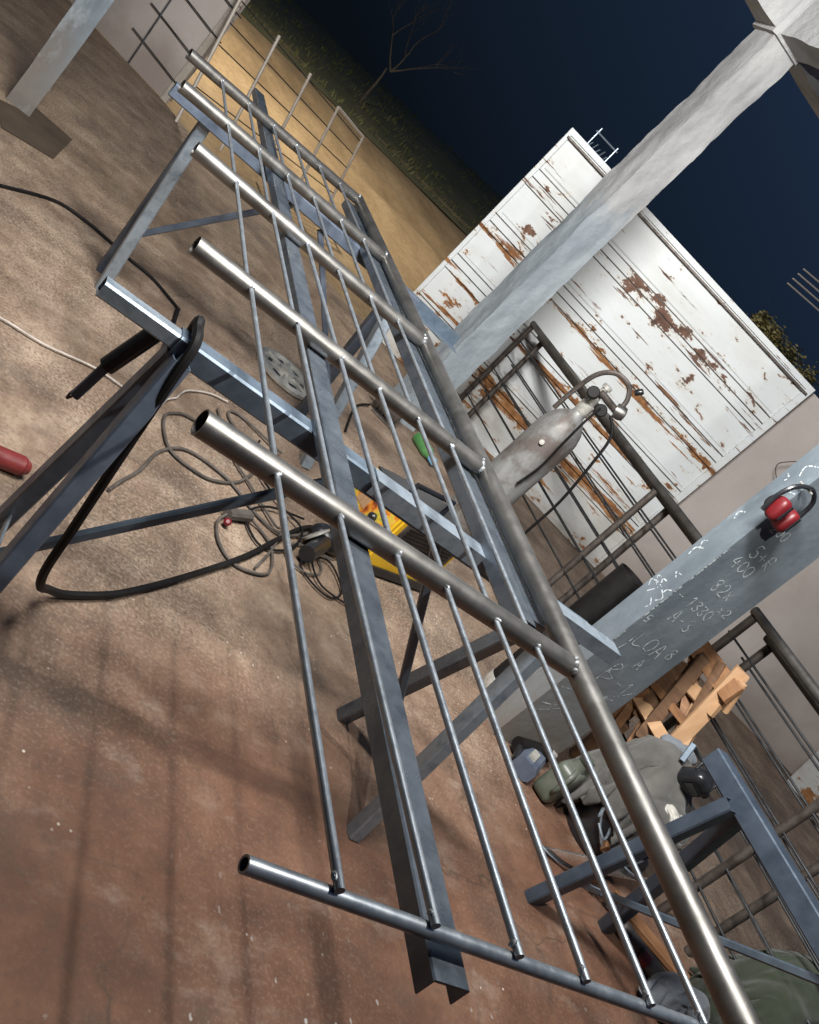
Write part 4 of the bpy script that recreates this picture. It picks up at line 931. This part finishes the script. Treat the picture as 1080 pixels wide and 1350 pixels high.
jg = thing('plastic_jug', (2.46, 1.90, 0), 'milky green plastic jug standing behind the balustrade rods', 'jug')
RJ = Matrix.Rotation(.5, 3, 'Z')
bj = MB().ell((0, 0, 0), 1, 1, 1, 28, 18); bj.v = [V((2.47, 1.835, .082))+RJ @ V((math.copysign(abs(p.x)**.4, p.x)*.072, math.copysign(abs(p.y)**.4, p.y)*.045, math.copysign(abs(p.z)**.4, p.z)*.080)) for p in bj.v]; bj.build('body', 'jug', jg, sharp=70)
MB().lathe([(.03, .155), (.024, .175), (.022, .195)], (2.47, 1.835, .001), n=20).build('neck', 'jug', jg)
MB().lathe([(.025, .0), (.027, .003), (.027, .024), (.022, .027)], (2.47, 1.835, .193), n=18).build('cap', 'clothgreen', jg)
MB().path([(2.438, 1.80, .165), (2.408, 1.772, .150), (2.405, 1.768, .085), (2.428, 1.79, .060)], .009, 8).build('grip', 'jug', jg)
bb = thing('blue_case', (2.36, 1.90, 0), 'dull blue plastic case lying near the foot of the chalked pillar', 'case')
MB().bar((2.335, 1.86, .035), (2.435, 1.955, .035), .085, .065, ch=.014).build('case_shell', 'bluepl', bb)
MB().bar((2.35, 1.885, .072), (2.40, 1.93, .072), .03, .010, ch=.003).build('case_handle', 'cast', bb)
dt = thing('dark_drill', (2.40, 1.985, 0), 'dark hand drill lying against the base of the chalked pillar', 'drill')
MB().tube((2.345, 1.965, .04), (2.50, 1.985, .055), .030, 16).build('motor_body', 'rubber', dt)
MB().tube((2.36, 1.955, .04), (2.33, 1.90, .022), .019, 12).build('grip', 'blackpl', dt)
MB().lathe([(.022, 0), (.018, .03), (.010, .05)], (2.50, 1.985, .055), (.98, .12, .1), 14).build('chuck', 'cast', dt)
# clear face shield
sh = thing('face_shield', (2.42, 1.60, 0), 'clear plastic face shield with wire rim lying on the floor', 'face shield')
mb = MB(); nn = 16
for j in range(7):
    for i in range(nn+1):
        a = -1.15+2.3*i/nn; rr_ = .145*(1-.02*j); mb.v.append(V((2.43+.035*j*.55+rr_*math.sin(a)*.8, 1.60-.02*j-rr_*math.cos(a)*.45, .012+.028*j)))
for j in range(6):
    for i in range(nn): a = j*(nn+1)+i; mb.f.append((a, a+1, a+nn+2, a+nn+1))
o = mb.build('visor', 'visor', sh, sharp=180); sm = o.modifiers.new('thickness', 'SOLIDIFY'); sm.thickness = .0018
MB().path([mb.v[i] for i in range(0, nn+1, 2)], .0035, 6).build('lower_rim', 'galv', sh)
MB().path([mb.v[6*(nn+1)+i] for i in range(0, nn+1, 2)], .0035, 6).build('upper_rim', 'galv', sh)
MB().path([(2.50, 1.66, .15), (2.56, 1.72, .17), (2.58, 1.66, .14), (2.53, 1.60, .12), (2.50, 1.64, .14)], .0045, 6).build('head_band', 'galv', sh)

# ---------------------------------------------------------------- pipes, cloths at the lower right
for k, (a_, b2, lab, mt_) in enumerate((((2.60, 1.375, .030), (2.88, 1.085, .030), 'dark pipe lying on the floor, the one farther from the trestle foot', 'brownsteel'), ((2.645, 1.295, .030), (2.90, 1.03, .030), 'red brown rusty pipe lying beside the dark pipe', 'redtube'))):
    t = thing('rusty_pipe', a_, lab, 'pipe', 'short pipes on the floor'); MB().tube(a_, b2, .024, 18, .003).build('pipe_wall', mt_ if k == 0 else 'brownsteel', t)
    MB().lathe([(.0245, 0), (.0262, .003), (.0262, .03), (.0245, .033)], V(a_)+(V(b2)-V(a_)).normalized()*.004, V(b2)-V(a_), 18).build('threaded_end', mt_, t)
t = thing('flat_bar', (2.62, 1.44, 0), 'thin flat steel bar lying on the floor near the pipes', 'bar')
MB().bar((2.60, 1.46, .008), (3.0, 1.12, .008), .03, .006).build('strip', 'brownsteel', t)
t = thing('timber_strip', (2.72, 1.42, 0), 'narrow weathered timber strip lying behind the pipes', 'timber')
MB().bar((2.66, 1.50, .014), (3.05, 1.17, .014), .06, .022).build('strip', 'wood', t)
t = thing('grey_rag', (2.66, 1.17, 0), 'crumpled light grey blue rag heaped on the floor below the pipes', 'rag')
drape('rag_cloth', 'clothblue', t, (.44, .34), (2.74, 1.16, .17), (32, 26), [MB().ell((2.68, 1.16, .03), .055, .045, .085, 10, 8), MB().ell((2.80, 1.15, .02), .05, .05, .075, 10, 8)], 16, 5.2, crumple=.06, rz=-.4)
t = thing('green_jacket', (2.95, 1.08, 0), 'olive green canvas jacket heaped in the lower right corner', 'jacket')
gs1 = MB().ell((3.12, 1.13, .12), .24, .18, .26, 14, 10); gs2 = MB().ell((2.93, 1.07, .14), .09, .10, .17, 12, 8)
drape('canvas_body', 'clothgreen', t, (1.05, .90), (3.05, 1.11, .46), (66, 58), [gs1, gs2], 27, 7.7, bend=.25, crumple=.08, rz=.3)

# ================================================================ TREES AND WIRES IN THE NIGHT
def branch(mb, p, d, L, r, depth, rnd, tips):
    n_ = 5; pts = [p]; q = p.copy(); dd = d.copy()
    for i in range(n_):
        dd = (dd+V((rnd.uniform(-.16, .16), rnd.uniform(-.16, .16), rnd.uniform(-.06, .12)))).normalized(); q = q+dd*(L/n_); pts.append(q.copy())
    k = 6; prev = None
    for i, c in enumerate(pts):
        rad = r*(1-.55*i/n_); a, b = perp(dd); A = mb.ring(c, a, b, [(math.cos(2*math.pi*j/k)*rad, math.sin(2*math.pi*j/k)*rad) for j in range(k)])
        if prev: mb.bridge(prev, A)
        prev = A
    mb.cap(prev); tips.append(q)
    if depth:
        for s in range(rnd.choice((2, 3))):
            i = rnd.choice((3, 4, 5)) if s else 5; nd = (dd+V((rnd.uniform(-.8, .8), rnd.uniform(-.8, .8), rnd.uniform(-.1, .5)))).normalized()
            branch(mb, pts[i], nd, L*rnd.uniform(.6, .85), r*.5, depth-1, rnd, tips)
bx0, by0 = 5.6, 21.4
tr = thing('bare_tree', (bx0, by0, zb(bx0, by0)), 'bare leafless tree standing dark on the grass bank', 'tree')
mb = MB(); branch(mb, V((bx0, by0, zb(bx0, by0)-.1)), V((.05, 0, 1)), 1.0, .045, 0, random.Random(4), []); mb.build('trunk', 'bark', tr)
mb = MB(); rt_ = random.Random(21); top = V((bx0+.06, by0, zb(bx0, by0)+.87)); tips = []
for d in (V((-.75, .1, .8)), V((.15, .2, 1)), V((.8, -.1, .75))): branch(mb, top, d.normalized(), .72, .024, 4, rt_, tips)
mb.build('branches', 'bark', tr)
def leafy(name, base, h, rad, nleaf, label, seed):
    rnd = random.Random(seed); th = thing(name, base, label, 'tree'); base = V(base)
    mb = MB(); tips = []; branch(mb, base, V((0, 0, 1)), h*.55, .09, 3, rnd, tips); mb.build('trunk', 'bark', th)
    mb = MB(); cl = [base+V((0, 0, h))+V((rnd.gauss(0, .45), rnd.gauss(0, .45), rnd.gauss(0, .38)))*rad for _ in range(26)]
    for q in range(nleaf):
        c = rnd.choice(cl)+V((rnd.gauss(0, .17), rnd.gauss(0, .17), rnd.gauss(0, .14)))*rad; a = V((rnd.uniform(-1, 1), rnd.uniform(-1, 1), rnd.uniform(-1, 1))).normalized(); s = rnd.uniform(.018, .042); x, y = perp(a)
        i = len(mb.v); mb.v += [c-x*s, c+y*s*.4, c+x*s, c-y*s*.4]; mb.f.append((i, i+1, i+2, i+3))
    mb.build('crown', 'leaf', th); return th
leafy('leafy_tree', (8.05, 9.2, -.1), 2.22, .40, 6500, 'small olive leafed tree top showing above the gate at right', 9)
for k in range(4):
    a0 = V((9.95, 12.25, 3.20+.10*k)); a1 = V((14.0, 11.4, 3.86+.13*k)); mb = MB()
    mid_ = (a0+a1)/2+V((0, 0, -.05)); mb.path([a0, mid_, a1], .013, 6)
    tag(mb.build('overhead_wire', 'cablemetal'), ['lowest', 'second lowest', 'second highest', 'highest'][k]+' of four overhead wires in the sky at right', 'wire', 'overhead wires')

# ================================================================ THE LAMPS THEMSELVES (out of the picture)
bl = thing('hanging_bulb', LA, 'bare bulb hanging from a cord over the bench', 'lamp')
MB().lathe([(.012, .055), (.024, .060), (.024, .10), (.010, .105)], LA, n=18).build('lamp_holder', 'blackpl', bl)
MB().tube((LA[0], LA[1], LA[2]+.10), (LA[0], LA[1], 2.735), .004, 8).build('cord', 'rubber', bl)
for yy, lab in ((LA[1], 'steel roof purlin from which the bulb hangs'), (LB[1]-.06, 'steel roof purlin carrying the long lamp fitting')):
    t = thing('roof_purlin', (-3, yy, 2.76), lab, 'purlin'); MB().bar((-3.0, yy, 2.765), (2.33, yy, 2.765), .05, .05, wall=.003).build('box_wall', 'mill', t)
fx = thing('lamp_fitting', LB, 'long white lamp fitting fixed under the purlin', 'lamp')
dz = (Vector((2.55, 4.9, 1.05))-Vector(LB)).normalized(); sd_ = dz.cross(V((0, 0, 1))).normalized(); up2 = sd_.cross(dz)
MB().bar(V(LB)-dz*.05-sd_*.66, V(LB)-dz*.05+sd_*.66, .05, .33, up=up2).build('housing', 'white', fx)
sl = thing('street_lamp', (-.35, 10.4, -.05), 'street lamp on a pole beside the dirt road', 'lamp')
MB().tube((-.35, 10.4, -.1), (-.35, 10.4, 4.72), .045, 14).build('pole', 'galv', sl)
MB().tube((-.35, 10.4, 4.70), (LC[0], LC[1], LC[2]+.14), .025, 10).build('arm', 'galv', sl)
MB().bar((LC[0]-.18, LC[1], LC[2]+.14), (LC[0]+.2, LC[1], LC[2]+.14), .16, .06).build('lamp_head', 'galv', sl)
